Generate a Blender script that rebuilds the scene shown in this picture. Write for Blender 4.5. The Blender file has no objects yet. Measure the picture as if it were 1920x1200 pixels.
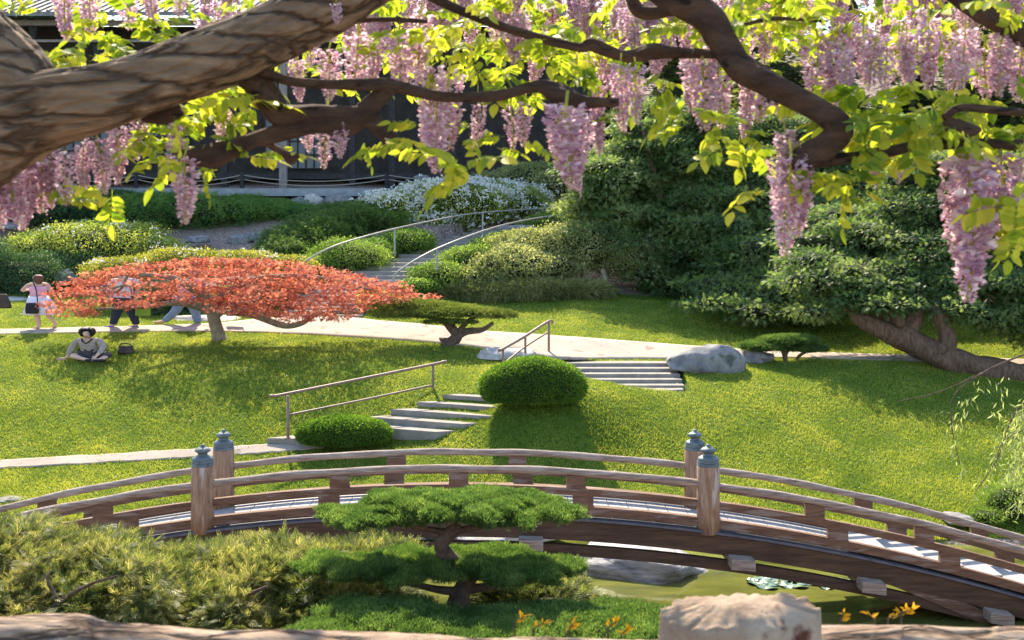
import bpy, bmesh, math, random
import numpy as np
from mathutils import Vector, Matrix
sc = bpy.context.scene
col = sc.collection
random.seed(7)
rng = np.random.default_rng(11)
# ---------------------------------------------------------------- camera, light
F = 2239.0; CZ = 6.3; HY = 420.0        # focal length in photo pixels, eye height above the pond, horizon row
cam = bpy.data.cameras.new('camera'); cam_o = bpy.data.objects.new('camera', cam); col.objects.link(cam_o)
cam_o.location = (0, 0, CZ); cam_o.rotation_euler = (math.radians(90), 0, 0)
cam.sensor_width = 36; cam.lens = F / 1920 * 36; cam.shift_y = -(600 - HY) / 1920
cam.clip_start = 0.1; cam.clip_end = 500
cam.dof.use_dof = True; cam.dof.focus_distance = 26; cam.dof.aperture_fstop = 7.0
sc.camera = cam_o
SUN = Vector((-0.25, 1.0, 0.94)).normalized()
w = bpy.data.worlds.new('World'); sc.world = w; w.use_nodes = True
nt = w.node_tree; sky = nt.nodes.new('ShaderNodeTexSky'); sky.sky_type = 'NISHITA'; sky.sun_disc = False
sky.sun_elevation = math.asin(SUN.z); sky.sun_rotation = math.atan2(SUN.x, SUN.y)
bg = nt.nodes['Background']; nt.links.new(sky.outputs[0], bg.inputs[0]); bg.inputs[1].default_value = 0.15
sl = bpy.data.lights.new('sun', 'SUN'); sl.energy = 4.2; sl.angle = math.radians(0.5); sl.color = (1, 0.86, 0.67)
so = bpy.data.objects.new('sun', sl); col.objects.link(so); so.rotation_euler = SUN.to_track_quat('Z', 'Y').to_euler()
sc.view_settings.view_transform = 'Standard'; sc.view_settings.look = 'None'
sc.view_settings.exposure = 1.5; sc.view_settings.gamma = 1
sc.cycles.use_denoising = True
sc.cycles.max_bounces = 7; sc.cycles.diffuse_bounces = 3; sc.cycles.transmission_bounces = 4; sc.cycles.transparent_max_bounces = 4

# ---------------------------------------------------------------- helpers
def W(px, py, d): return Vector(((px - 960) * d / F, d, CZ - (py - HY) * d / F))
def tag(o, label=None, cat=None, group=None, kind=None):
    if label: o['label'] = label
    if cat: o['category'] = cat
    if group: o['group'] = group
    if kind: o['kind'] = kind
    return o
def empty(name, loc=(0, 0, 0), label=None, cat=None, group=None):
    o = bpy.data.objects.new(name, None); col.objects.link(o); o.location = loc
    return tag(o, label, cat, group)
def mesh_obj(name, V, Fc, mats, parent=None, smooth=False, midx=None, uv=None):
    V = np.asarray(V, dtype=np.float64)
    if parent is not None: V = V - np.array(parent_world(parent))
    me = bpy.data.meshes.new(name)
    if isinstance(Fc, np.ndarray):
        k = Fc.shape[1]; n = len(Fc)
        me.vertices.add(len(V)); me.vertices.foreach_set('co', V.astype(np.float32).ravel())
        me.loops.add(n * k); me.loops.foreach_set('vertex_index', Fc.astype(np.int32).ravel())
        me.polygons.add(n); me.polygons.foreach_set('loop_start', np.arange(0, n * k, k, dtype=np.int32))
        me.polygons.foreach_set('loop_total', np.full(n, k, dtype=np.int32)); me.update(calc_edges=True)
    else:
        me.from_pydata([tuple(v) for v in V], [], [tuple(f) for f in Fc]); me.update()
    if not isinstance(mats, (list, tuple)): mats = [mats]
    for m in mats: me.materials.append(m)
    if midx is not None: me.polygons.foreach_set('material_index', np.asarray(midx, dtype=np.int32))
    if smooth: me.polygons.foreach_set('use_smooth', np.ones(len(me.polygons), dtype=bool))
    o = bpy.data.objects.new(name, me); col.objects.link(o)
    if parent is not None: o.parent = parent
    return o
def parent_world(p):
    v = Vector((0, 0, 0))
    while p is not None: v = v + p.location; p = p.parent
    return v
class MB:                                   # collects shapes, links them as ONE mesh object (world coordinates)
    def __init__(s): s.v = []; s.f = []; s.n = 0
    def add(s, V, Fs):
        s.v.extend([tuple(v) for v in V]); s.f.extend([tuple(i + s.n for i in f) for f in Fs]); s.n += len(V); return s
    def box(s, c, size, ax=None, ay=None, az=None):
        c = Vector(c); ax = Vector(ax or (1, 0, 0)).normalized(); az = Vector(az or (0, 0, 1)).normalized()
        ay = Vector(ay).normalized() if ay else az.cross(ax).normalized()
        hx, hy, hz = [q / 2 for q in size]; P = []
        for i in (-1, 1):
            for j in (-1, 1):
                for k in (-1, 1): P.append(c + ax * hx * i + ay * hy * j + az * hz * k)
        return s.add(P, [(0, 1, 3, 2), (4, 6, 7, 5), (0, 4, 5, 1), (2, 3, 7, 6), (0, 2, 6, 4), (1, 5, 7, 3)])
    def prism(s, top, bottom):
        n = len(top); s.add(list(top) + list(bottom), [tuple(range(n)), tuple(range(2 * n - 1, n - 1, -1))] +
                            [(i, i + n, (i + 1) % n + n, (i + 1) % n) for i in range(n)]); return s
    def tube(s, pts, rad, seg=10, flat=1.0, noise=0, freq=3.0, ridge=0, cap=True, up=None, seed=0):
        pts = [Vector(p) for p in pts]; n = len(pts)
        if not hasattr(rad, '__len__'): rad = [rad] * n
        V = []; prev = Vector(up) if up else None
        for i, p in enumerate(pts):
            t = (pts[min(i + 1, n - 1)] - pts[max(i - 1, 0)]).normalized()
            if prev is None: prev = Vector((0, 0, 1)) if abs(t.z) < 0.9 else Vector((0, 1, 0))
            a = (prev - t * prev.dot(t)).normalized(); b = t.cross(a); prev = a
            for k in range(seg):
                th = 2 * math.pi * k / seg; r = rad[i]
                if noise:
                    q = p * freq; u = th * 1.0
                    r *= 1 + noise * (0.5 * math.sin(3 * u + q.x * 1.1 + seed) + 0.35 * math.sin(5 * u - q.z * 1.7 + q.x + seed * 2) + 0.3 * math.sin(q.x * 2.3 + q.y + q.z * 2 + 2 * u))
                if ridge:
                    q = p * freq * 2.1
                    r *= 1 - ridge * abs(math.sin(7 * th + 1.2 * math.sin(q.x + q.z * .7 + seed) + 0.8 * math.sin(2.3 * q.x + th * 2))) ** 6 - ridge * .6 * abs(math.sin(12 * th + 1.5 * math.sin(q.x * .8 - q.z))) ** 4
                V.append(p + (a * math.cos(th) + b * math.sin(th) * flat) * r)
        Fs = [(i * seg + k, i * seg + (k + 1) % seg, (i + 1) * seg + (k + 1) % seg, (i + 1) * seg + k) for i in range(n - 1) for k in range(seg)]
        if cap: Fs += [tuple(range(seg - 1, -1, -1)), tuple((n - 1) * seg + k for k in range(seg))]
        return s.add(V, Fs)
    def lathe(s, c, prof, seg=20, sx=1.0, sy=1.0):
        c = Vector(c); V = []
        for r, z in prof:
            for k in range(seg):
                th = 2 * math.pi * k / seg; V.append(c + Vector((r * sx * math.cos(th), r * sy * math.sin(th), z)))
        n = len(prof)
        Fs = [(i * seg + k, i * seg + (k + 1) % seg, (i + 1) * seg + (k + 1) % seg, (i + 1) * seg + k) for i in range(n - 1) for k in range(seg)]
        Fs += [tuple(range(seg - 1, -1, -1)), tuple((n - 1) * seg + k for k in range(seg))]
        return s.add(V, Fs)
    def build(s, name, mat, parent=None, smooth=False, bevel=0):
        o = mesh_obj(name, s.v, s.f, mat, parent, smooth)
        if bevel:
            m = o.modifiers.new('bevel', 'BEVEL'); m.width = bevel; m.segments = 2; m.limit_method = 'ANGLE'
        return o
def spline(pts, n):                         # Catmull-Rom through tuples of any length
    P = np.array(pts, float); P = np.vstack([2 * P[0] - P[1], P, 2 * P[-1] - P[-2]]); out = []
    m = len(P) - 3
    for t in np.linspace(0, m - 1e-6, n):
        i = int(t); u = t - i; a, b, c, d = P[i:i + 4]
        out.append(0.5 * (2 * b + (c - a) * u + (2 * a - 5 * b + 4 * c - d) * u * u + (3 * b - a - 3 * c + d) * u ** 3))
    return np.array(out)
def snoise(P, s=0.0):                       # cheap smooth 3-D noise, about -1..1
    x, y, z = P[:, 0], P[:, 1], P[:, 2]
    return (np.sin(1.7 * x + 1.3 * y + s) * np.cos(1.1 * z - .7 * x + s * 1.3) + .6 * np.sin(3.1 * y - 2.3 * z + s * 2) * np.cos(2.9 * x + 1.9 * z) + .4 * np.sin(5.3 * x + 4.1 * z + s) * np.sin(4.7 * y + s)) / 1.6

# ---------------------------------------------------------------- materials
def mat(name, base, rough=0.8, var=None, scale=4.0, bump=0.0, bscale=None, stretch=(1, 1, 1), metal=0.0, detail=6, spots=None, spec=0.3, ramp=(.3, .7)):
    m = bpy.data.materials.new(name); m.use_nodes = True; N = m.node_tree.nodes; L = m.node_tree.links
    p = N['Principled BSDF']; p.inputs['Roughness'].default_value = rough; p.inputs['Metallic'].default_value = metal
    p.inputs['Specular IOR Level'].default_value = spec
    tc = N.new('ShaderNodeTexCoord'); mp = N.new('ShaderNodeMapping'); mp.inputs['Scale'].default_value = stretch
    L.new(tc.outputs['Object'], mp.inputs[0])
    no = N.new('ShaderNodeTexNoise'); no.inputs['Scale'].default_value = scale; no.inputs['Detail'].default_value = detail; no.inputs['Roughness'].default_value = .65
    L.new(mp.outputs[0], no.inputs['Vector'])
    cr = N.new('ShaderNodeValToRGB'); cr.color_ramp.elements[0].position = ramp[0]; cr.color_ramp.elements[1].position = ramp[1]
    cr.color_ramp.elements[0].color = (*base, 1); cr.color_ramp.elements[1].color = (*(var or base), 1)
    L.new(no.outputs['Fac'], cr.inputs[0]); out = cr.outputs[0]
    if spots:
        n2 = N.new('ShaderNodeTexNoise'); n2.inputs['Scale'].default_value = spots[1]; n2.inputs['Detail'].default_value = 4; L.new(mp.outputs[0], n2.inputs['Vector'])
        r2 = N.new('ShaderNodeValToRGB'); r2.color_ramp.elements[0].position = spots[2]; r2.color_ramp.elements[1].position = spots[2] + .08
        mx = N.new('ShaderNodeMixRGB'); mx.inputs[2].default_value = (*spots[0], 1); L.new(n2.outputs['Fac'], r2.inputs[0]); L.new(r2.outputs[0], mx.inputs[0]); L.new(out, mx.inputs[1]); out = mx.outputs[0]
    L.new(out, p.inputs['Base Color'])
    if bump:
        nb = N.new('ShaderNodeTexNoise'); nb.inputs['Scale'].default_value = bscale or scale * 3; nb.inputs['Detail'].default_value = 8; nb.inputs['Roughness'].default_value = .7
        L.new(mp.outputs[0], nb.inputs['Vector']); b = N.new('ShaderNodeBump'); b.inputs['Strength'].default_value = bump; b.inputs['Distance'].default_value = 0.05
        L.new(nb.outputs['Fac'], b.inputs['Height']); L.new(b.outputs[0], p.inputs['Normal'])
    return m
def leafmat(name, cols, trans=0.45, tcol=None, rough=0.5, spec=0.25, nscale=0.8):
    m = bpy.data.materials.new(name); m.use_nodes = True; N = m.node_tree.nodes; L = m.node_tree.links
    p = N['Principled BSDF']; p.inputs['Roughness'].default_value = rough; p.inputs['Specular IOR Level'].default_value = spec
    g = N.new('ShaderNodeNewGeometry'); tc = N.new('ShaderNodeTexCoord'); no = N.new('ShaderNodeTexNoise'); no.inputs['Scale'].default_value = nscale; no.inputs['Detail'].default_value = 3
    L.new(tc.outputs['Object'], no.inputs['Vector'])
    ma = N.new('ShaderNodeMath'); ma.operation = 'MULTIPLY_ADD'; ma.inputs[1].default_value = 1.3; ma.inputs[2].default_value = -.4; L.new(no.outputs['Fac'], ma.inputs[0])
    mb = N.new('ShaderNodeMath'); mb.operation = 'MULTIPLY_ADD'; mb.inputs[1].default_value = 0.55; L.new(g.outputs['Random Per Island'], mb.inputs[0]); L.new(ma.outputs[0], mb.inputs[2])
    cr = N.new('ShaderNodeValToRGB'); e = cr.color_ramp.elements
    while len(e) < len(cols): e.new(0.5)
    for i, c in enumerate(cols): e[i].position = .1 + .8 * i / (len(cols) - 1); e[i].color = (*c, 1)
    L.new(mb.outputs[0], cr.inputs[0]); L.new(cr.outputs[0], p.inputs['Base Color'])
    t = N.new('ShaderNodeBsdfTranslucent'); mx = N.new('ShaderNodeMixRGB'); mx.blend_type = 'MULTIPLY'; mx.inputs[0].default_value = 1
    L.new(cr.outputs[0], mx.inputs[1]); mx.inputs[2].default_value = (*(tcol or (1.6, 1.6, .8)), 1); L.new(mx.outputs[0], t.inputs[0])
    ms = N.new('ShaderNodeMixShader'); ms.inputs[0].default_value = trans; L.new(p.outputs[0], ms.inputs[1]); L.new(t.outputs[0], ms.inputs[2])
    L.new(ms.outputs[0], N['Material Output'].inputs['Surface'])
    return m
M = {}
M['core'] = mat('dark_twig_core', (.016, .02, .008), .95, (.03, .035, .014), 6)  # dark twig-coloured solid core, added inside foliage to block light
M['box'] = leafmat('boxwood', [(.04, .1, .012), (.1, .2, .025), (.2, .3, .045)], .48)
M['azalea'] = leafmat('azalea_leaf', [(.08, .15, .03), (.26, .33, .07), (.56, .56, .17)], .52, nscale=1.6)
M['yellowleaf'] = leafmat('yellow_shrub_leaf', [(.12, .16, .02), (.3, .3, .05), (.5, .45, .12)], .45)
M['darkleaf'] = leafmat('dark_shrub_leaf', [(.03, .07, .035), (.055, .12, .05), (.11, .18, .075)], .35)
M['cover'] = leafmat('juniper_cover', [(.04, .11, .035), (.1, .22, .06), (.26, .38, .11)], .48)
M['ivy'] = leafmat('ivy_leaf', [(.06, .13, .02), (.15, .25, .045), (.34, .42, .12)], .5)
M['pale'] = leafmat('pale_shrub_leaf', [(.1, .14, .05), (.27, .3, .12), (.5, .5, .28)], .45)
M['sedge'] = leafmat('mondo_blade', [(.1, .12, .04), (.22, .24, .09), (.4, .4, .2)], .4)
M['juniper'] = leafmat('juniper_spray', [(.045, .09, .035), (.11, .185, .07), (.32, .37, .16)], .52)
M['backtree'] = leafmat('far_conifer', [(.05, .09, .035), (.11, .16, .06), (.3, .32, .13)], .5)
M['pad'] = leafmat('clipped_juniper', [(.035, .075, .022), (.08, .15, .04), (.21, .29, .085)], .45, nscale=3.5)
M['pine'] = leafmat('pine_needles', [(.05, .08, .018), (.12, .16, .04), (.26, .29, .08)], .45)
M['gold'] = leafmat('golden_cypress', [(.05, .08, .025), (.155, .19, .05), (.48, .42, .16)], .5, (1.3, 1.3, .8), nscale=1.8)
M['maple'] = leafmat('maple_leaf', [(.2, .045, .04), (.46, .13, .09), (.76, .34, .23)], .52, (1.3, 1.15, .9), nscale=1.8)
M['willow'] = leafmat('willow_leaf', [(.12, .17, .08), (.26, .32, .15), (.42, .46, .24)], .5)
M['wleaf'] = leafmat('wisteria_leaf', [(.1, .19, .02), (.28, .37, .035), (.58, .58, .08)], .64, (1.28, 1.2, .6), nscale=2.5)
M['petal'] = leafmat('wisteria_petal', [(.46, .28, .37), (.68, .51, .58), (.93, .84, .85)], .5, (1.08, 1.0, 1.0), nscale=9)
M['keel'] = leafmat('wisteria_keel', [(.33, .13, .25), (.56, .34, .46)], .45, (1.2, 1, 1))
M['rachis'] = leafmat('wisteria_stem', [(.3, .32, .05), (.45, .42, .1)], .4)
M['white_flower'] = leafmat('white_petal', [(.75, .75, .7), (.85, .85, .82)], .3, (1, 1, 1))
M['grass'] = leafmat('grass_blade', [(.1, .18, .03), (.23, .31, .055), (.45, .48, .11)], .5, (1.5, 1.35, .65), nscale=.9)
M['orange'] = leafmat('nandina_leaf', [(.6, .35, .02), (.8, .55, .03)], .5, (1.2, 1, .6))
M['lily'] = mat('lily_pad', (.06, .14, .1), .3, (.2, .3, .22), 3)
def barkmat(name, dark, mid, light, rot, scl, cs, bump=1.0):
    m = mat(name, mid, .9, light, 6, 0, stretch=scl); N = m.node_tree.nodes; L = m.node_tree.links; p = N['Principled BSDF']
    mp = [n for n in N if n.type == 'MAPPING'][0]; mp.inputs['Rotation'].default_value = rot; base = p.inputs['Base Color'].links[0].from_socket
    nz = N.new('ShaderNodeTexNoise'); nz.inputs['Scale'].default_value = 2.2; nz.inputs['Detail'].default_value = 6; L.new(mp.outputs[0], nz.inputs['Vector'])
    ad = N.new('ShaderNodeMixRGB'); ad.blend_type = 'ADD'; ad.inputs[0].default_value = .55; L.new(mp.outputs[0], ad.inputs[1]); L.new(nz.outputs['Color'], ad.inputs[2])
    vo = N.new('ShaderNodeTexVoronoi'); vo.feature = 'DISTANCE_TO_EDGE'; vo.inputs['Scale'].default_value = cs; L.new(ad.outputs[0], vo.inputs['Vector'])
    cr = N.new('ShaderNodeValToRGB'); cr.color_ramp.elements[0].position = .0; cr.color_ramp.elements[1].position = .14; L.new(vo.outputs['Distance'], cr.inputs[0])
    mx = N.new('ShaderNodeMixRGB'); mx.inputs[1].default_value = (*dark, 1); L.new(cr.outputs[0], mx.inputs[0]); L.new(base, mx.inputs[2]); L.new(mx.outputs[0], p.inputs['Base Color'])
    n2 = N.new('ShaderNodeTexNoise'); n2.inputs['Scale'].default_value = 16; n2.inputs['Detail'].default_value = 9; n2.inputs['Roughness'].default_value = .75; L.new(mp.outputs[0], n2.inputs['Vector'])
    sm = N.new('ShaderNodeMath'); sm.operation = 'MULTIPLY_ADD'; sm.inputs[1].default_value = .45; L.new(n2.outputs['Fac'], sm.inputs[0]); L.new(cr.outputs[0], sm.inputs[2])
    b = N.new('ShaderNodeBump'); b.inputs['Strength'].default_value = bump; b.inputs['Distance'].default_value = .022; L.new(sm.outputs[0], b.inputs['Height']); L.new(b.outputs[0], p.inputs['Normal']); return m
M['bark'] = barkmat('wisteria_bark', (.075, .045, .026), (.13, .08, .045), (.33, .215, .125), (0, math.radians(24), 0), (.7, 4.2, 5.5), 2.6)
M['bark2'] = mat('twisted_bark', (.045, .022, .013), .9, (.17, .095, .055), 6, 1.0, 14, (1.2, 4, 4), spots=((.025, .014, .01), 9, .6))
M['juniper_bark'] = mat('juniper_bark', (.07, .036, .022), .9, (.25, .165, .11), 7, .9, 14, (2.5, 2.5, .4))
M['maple_bark'] = mat('maple_bark', (.15, .12, .08), .85, (.34, .29, .2), 6, .5, 15)
M['pine_bark'] = mat('pine_bark', (.07, .045, .03), .9, (.2, .14, .1), 12, .9, 22)
M['wood_red'] = mat('redwood_timber', (.1, .05, .03), .75, (.24, .135, .08), 5, .5, 14, (.5, 2.5, 3.5), spots=((.26, .19, .15), 3.0, .56))
M['wood_grey'] = mat('weathered_rail_timber', (.17, .105, .07), .8, (.52, .43, .35), 4.5, .6, 12, (.5, 3, 6))
M['wood_post'] = mat('weathered_post_timber', (.22, .11, .06), .8, (.46, .31, .2), 5, .6, 11, (3.5, 3.5, .5), spots=((.5, .44, .37), 2.2, .6))
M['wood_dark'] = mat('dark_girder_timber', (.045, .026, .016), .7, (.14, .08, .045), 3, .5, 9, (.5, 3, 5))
M['iron'] = mat('deck_flashing', (.05, .055, .07), .4, (.12, .12, .14), 5, spec=.5)
M['deck'] = mat('pale_deck_plank', (.25, .25, .25), .75, (.4, .39, .38), 4, .3, 12, (4, .6, 1))
M['bronze'] = mat('green_bronze', (.06, .085, .095), .5, (.16, .2, .205), 8, .3, 20, metal=.25, spec=.5)
M['steel'] = mat('galvanised_handrail', (.27, .24, .21), .4, (.38, .34, .3), 6, spec=.6)
M['handrail'] = mat('painted_handrail', (.21, .125, .09), .5, (.34, .22, .165), 6, spec=.4)
M['concrete'] = mat('step_concrete', (.23, .205, .175), .9, (.35, .315, .27), 3, .3, 40, spots=((.24, .23, .18), 1.3, .6))
M['path'] = mat('path_concrete', (.33, .27, .215), .9, (.44, .37, .3), 1.2, .3, 30, spots=((.25, .205, .16), 2.2, .58))
M['rock'] = mat('grey_rock', (.12, .12, .13), .85, (.34, .33, .31), 2.2, 1.0, 6, spots=((.09, .1, .08), 2.0, .58))
M['rock_dark'] = mat('pond_rock', (.13, .14, .17), .6, (.62, .6, .58), 3, 1.0, 5, (.8, 1, 5))
M['rock_pale'] = mat('pale_rock', (.3, .28, .25), .85, (.6, .57, .52), 2.5, 1.0, 7)
M['log'] = barkmat('faux_log', (.1, .06, .038), (.22, .145, .095), (.58, .43, .31), (0, 0, 0), (1.3, 6, 6), 2.4)
M['log_end'] = mat('faux_log_end', (.34, .22, .14), .85, (.66, .52, .38), 8, .9, 22, spots=((.14, .05, .03), 11, .6))
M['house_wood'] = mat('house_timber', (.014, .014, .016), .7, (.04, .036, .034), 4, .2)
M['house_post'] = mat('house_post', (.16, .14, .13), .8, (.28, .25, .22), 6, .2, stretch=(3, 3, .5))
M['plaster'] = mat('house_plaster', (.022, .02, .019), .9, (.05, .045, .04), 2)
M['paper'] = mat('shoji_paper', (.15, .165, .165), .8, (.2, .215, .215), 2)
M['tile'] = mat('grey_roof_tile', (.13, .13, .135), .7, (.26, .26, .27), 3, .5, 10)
M['rope'] = mat('rope', (.3, .27, .22), .9)
M['skin'] = mat('skin', (.6, .38, .28), .55, (.66, .43, .33), 3)
M['hair'] = mat('black_hair', (.012, .009, .008), .4, (.03, .02, .018), 20, .5)
M['hair_brown'] = mat('auburn_hair', (.1, .035, .015), .45, (.2, .08, .035), 18, .5)
M['dress'] = mat('white_pink_dress', (.8, .68, .76), .85, (.82, .78, .84), 5)
M['dress_top'] = mat('pink_bodice', (.8, .3, .42), .85, (.85, .5, .6), 9)
M['shirt'] = mat('white_shirt', (.72, .7, .78), .85, (.82, .8, .86), 3)
M['jeans_dark'] = mat('navy_jeans', (.018, .025, .045), .9, (.035, .045, .075), 8)
M['jeans'] = mat('blue_jeans', (.12, .2, .34), .9, (.24, .34, .5), 6)
M['blue_shoe'] = mat('blue_shoe', (.03, .07, .3), .6)
M['black'] = mat('black_cloth', (.012, .011, .013), .7, (.03, .028, .03), 9)
M['knit'] = mat('taupe_knit', (.26, .2, .17), .9, (.5, .42, .37), 26, .5, 60)
M['charcoal'] = mat('charcoal_cloth', (.04, .038, .04), .85, (.07, .065, .065), 10)
M['brownbag'] = mat('dark_leather', (.035, .018, .014), .4, (.09, .05, .04), 7, .4)
M['greenbag'] = mat('green_fabric', (.16, .3, .03), .8, (.22, .38, .05), 5)
M['lip'] = mat('lips', (.4, .1, .09), .5)

# ---------------------------------------------------------------- terrain
CT = [  # photo column, photo row, distance: points the ground passes through
 (-300,980,24),(0,975,24),(300,985,23.9),(600,1000,23.6),(900,1002,23.6),(1200,1000,23.6),(1500,990,24),(1800,985,24.2),(2200,990,24),
 (-300,880,26.6),(0,866,26.9),(250,852,27.3),(500,836,27.8),(740,828,28.1),(1100,850,27.3),(1500,880,26.7),(1900,900,26.4),(2200,900,26.4),
 (-300,760,29.6),(0,760,29.6),(300,740,30.2),(560,740,30.0),(800,700,31.2),(880,690,31.7),(1240,700,31.6),(1400,760,29.7),(1400,690,32.2),(1540,676,33),(1700,690,32.8),(1900,715,32.4),(1700,800,29.2),(1900,800,29.2),
 (850,796,28.2),(905,780,28.4),(955,765,28.3),(1000,757,28.2),(1090,750,28.6),(1180,722,30.4),
 (-300,660,33.0),(0,655,33.3),(250,650,33.6),(410,637,34.3),(600,645,33.8),(830,648,33.8),
 (-300,622,36),(0,619,36),(300,615,36),(600,600,37.2),(800,608,36.6),(1000,630,35.5),(1150,640,35),(1150,674,33.3),(1350,655,34.8),(1600,666,34.6),(1900,676,34.4),(2200,690,34.2),
 (-300,590,39),(100,580,39),(400,585,38.5),(1000,590,38.5),(1300,600,38.2),(1700,620,37.8),(2100,640,37.2),
 (870,560,40.5),(1100,555,41),(1400,568,41),(1900,590,41),(700,530,40.5),(560,535,41),(200,555,41.5),(-200,560,41.5),
 (740,500,42.2),(850,455,45.5),(960,425,49),(150,500,45),(400,465,47),(550,470,45),(1200,500,46),(1700,510,48),(-200,500,46),(2200,530,48),
 (350,430,50),(600,400,51),(-100,420,51),(100,375,54),(500,372,54),(800,372,54),(1100,400,54),(1700,430,58),(2300,450,58)]
_c = np.array([[*W(*c)] for c in CT])
def _pl(c): return [((c[0]-960)*c[2]/F), c[2]]
EX = [(-26,26,1.4),(26,26,1.4),(-28,36,3.2),(28,36,3.0),(-30,50,6.6),(30,50,5),(-30,62,8.2),(0,58,7.9),(30,62,7),(-45,85,14),(0,85,14),(45,85,14),(-50,40,5),(50,40,5)]
_P = np.vstack([_c[:, :2], np.array(EX)[:, :2]]); _Z = np.concatenate([_c[:, 2], np.array(EX)[:, 2]])
def _phi(r2): return 0.5 * r2 * np.log(r2 + 1e-9)
_n = len(_P); _A = np.zeros((_n + 3, _n + 3)); _d2 = ((_P[:, None] - _P[None]) ** 2).sum(-1)
_A[:_n, :_n] = _phi(_d2) + np.eye(_n) * 0.05; _A[:_n, _n] = 1; _A[:_n, _n + 1:] = _P; _A[_n, :_n] = 1; _A[_n + 1:, :_n] = _P.T
_w = np.linalg.solve(_A, np.concatenate([_Z, [0, 0, 0]]))
def rbf(x, y):
    out = np.zeros_like(x)
    for i in range(_n): out += _w[i] * _phi((x - _P[i, 0]) ** 2 + (y - _P[i, 1]) ** 2)
    return out + _w[_n] + _w[_n + 1] * x + _w[_n + 2] * y
def sstep(a, b, v): t = np.clip((v - a) / (b - a), 0, 1); return t * t * (3 - 2 * t)
def shore(x): return 23.7 + .35 * np.sin(x * .55) + .15 * np.sin(x * 1.7 + 1)
# stairs footprints: (list of points along the run with half-widths, heights)
# lower flight: nose vector n, ascent a
LF0 = W(660, 797, 28.9); LA = Vector((.62, .2, .15)); LN = Vector((2.17, -.95, 0))
LF0 = Vector((W(683, 781, 29.0).x - LA.x, 29.0 - LA.y, W(683, 781, 29.0).z - LA.z))
UA = Vector((.03, .42, .095)); UF0 = Vector((1.2, 30.9, 2.05))
HS = spline([(600, 598, 37.4, 78), (612, 575, 38.4, 80), (640, 552, 39.5, 80), (688, 530, 40.6, 76), (742, 505, 41.9, 68), (797, 480, 43.6, 58), (860, 457, 45.6, 54), (915, 437, 48, 48), (960, 418, 50.5, 44)], 26)
def carve(x, y, z):
    z = z.copy()
    # lower flight, in its own (a, n) coordinates
    det = LA.x * LN.y - LA.y * LN.x; dx = x - LF0.x; dy = y - LF0.y
    u = (dx * LN.y - dy * LN.x) / det; v = (LA.x * dy - LA.y * dx) / det
    inside = (u > -0.1) & (u < 5.6) & (v > -.03) & (v < np.where(u < 3.6, .8, .7))
    z = np.where(inside, np.minimum(z, LF0.z + np.maximum(u, 0) * LA.z - .1), z)
    ins2 = (np.abs(x - 2.92) < 1.62) & (y > 30.3) & (y < 33.0)
    z = np.where(ins2, np.minimum(z, UF0.z + np.maximum((y - UF0.y) / UA.y, 0) * UA.z - .12), z)
    for i in range(len(HS) - 1):
        c = W(*HS[i, :3]); hw = HS[i, 3] * c.y / F * 1.05; c2 = W(*HS[i + 1, :3])
        ins = (np.abs(x - c.x) < hw) & (y >= c.y - .15) & (y < c2.y + .3)
        z = np.where(ins, np.minimum(z, c.z - .12), z)
    return z
def terrain(x, y, cv=True):
    x = np.asarray(x, float); y = np.asarray(y, float)
    far = rbf(x, np.maximum(y, 23.0)); sh = shore(x)
    near = np.where(y < 3.2, 4.7, np.maximum(4.7 - (y - 3.2) / 14.3 * 4.5, .2)) - .2 * sstep(8, 16, np.abs(x)) * (y > 5)
    t = sstep(17, 24, y); land = near * (1 - t) + np.maximum(far, .2) * t
    # the pond: between near and far shores
    m = sstep(17.2, 18.4, y) * (1 - sstep(sh - .5, sh + .25, y)) * sstep(-12.5, -10.8, x) * (1 - sstep(12.3, 13.8, x))
    farm = np.where(y > sh - .6, far, land)
    z = np.where(y > 22.5, np.maximum(farm, .05), land)
    z = z * (1 - m) - .6 * m
    P = np.stack([x.ravel() * .6, y.ravel() * .6, np.zeros(x.size)], 1); z = z + .03 * snoise(P).reshape(x.shape)
    return carve(x, y, z) if cv else z
def tz(x, y): return float(terrain(np.array([x]), np.array([y]))[0])
def G(px, py, d0=15.0, d1=90.0):            # where the ray through a photo pixel meets the ground
    d = np.linspace(d0, d1, 1500); x = (px - 960) * d / F; zr = CZ - (py - HY) * d / F
    h = terrain(x, d, False) - zr; i = int(np.argmax(h > 0))
    if h[i] <= 0: i = len(d) - 1
    return Vector((x[i], d[i], float(terrain(x[i:i + 1], d[i:i + 1])[0])))
def lines(segs): return np.concatenate([np.arange(a, b, s) for a, b, s in segs])
gx = lines([(-90, -20, 3.0), (-20, -16, .5), (-16, 16, .16), (16, 20, .5), (20, 91, 3.0)])
gy = lines([(-12, 16, .6), (16, 38, .16), (38, 56, .3), (56, 140, 3.0)])
X, Y = np.meshgrid(gx, gy); Z = terrain(X, Y)
nx, ny = len(gx), len(gy); idx = np.arange(nx * ny).reshape(ny, nx)
Fq = np.stack([idx[:-1, :-1], idx[:-1, 1:], idx[1:, 1:], idx[1:, :-1]], -1).reshape(-1, 4)
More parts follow.
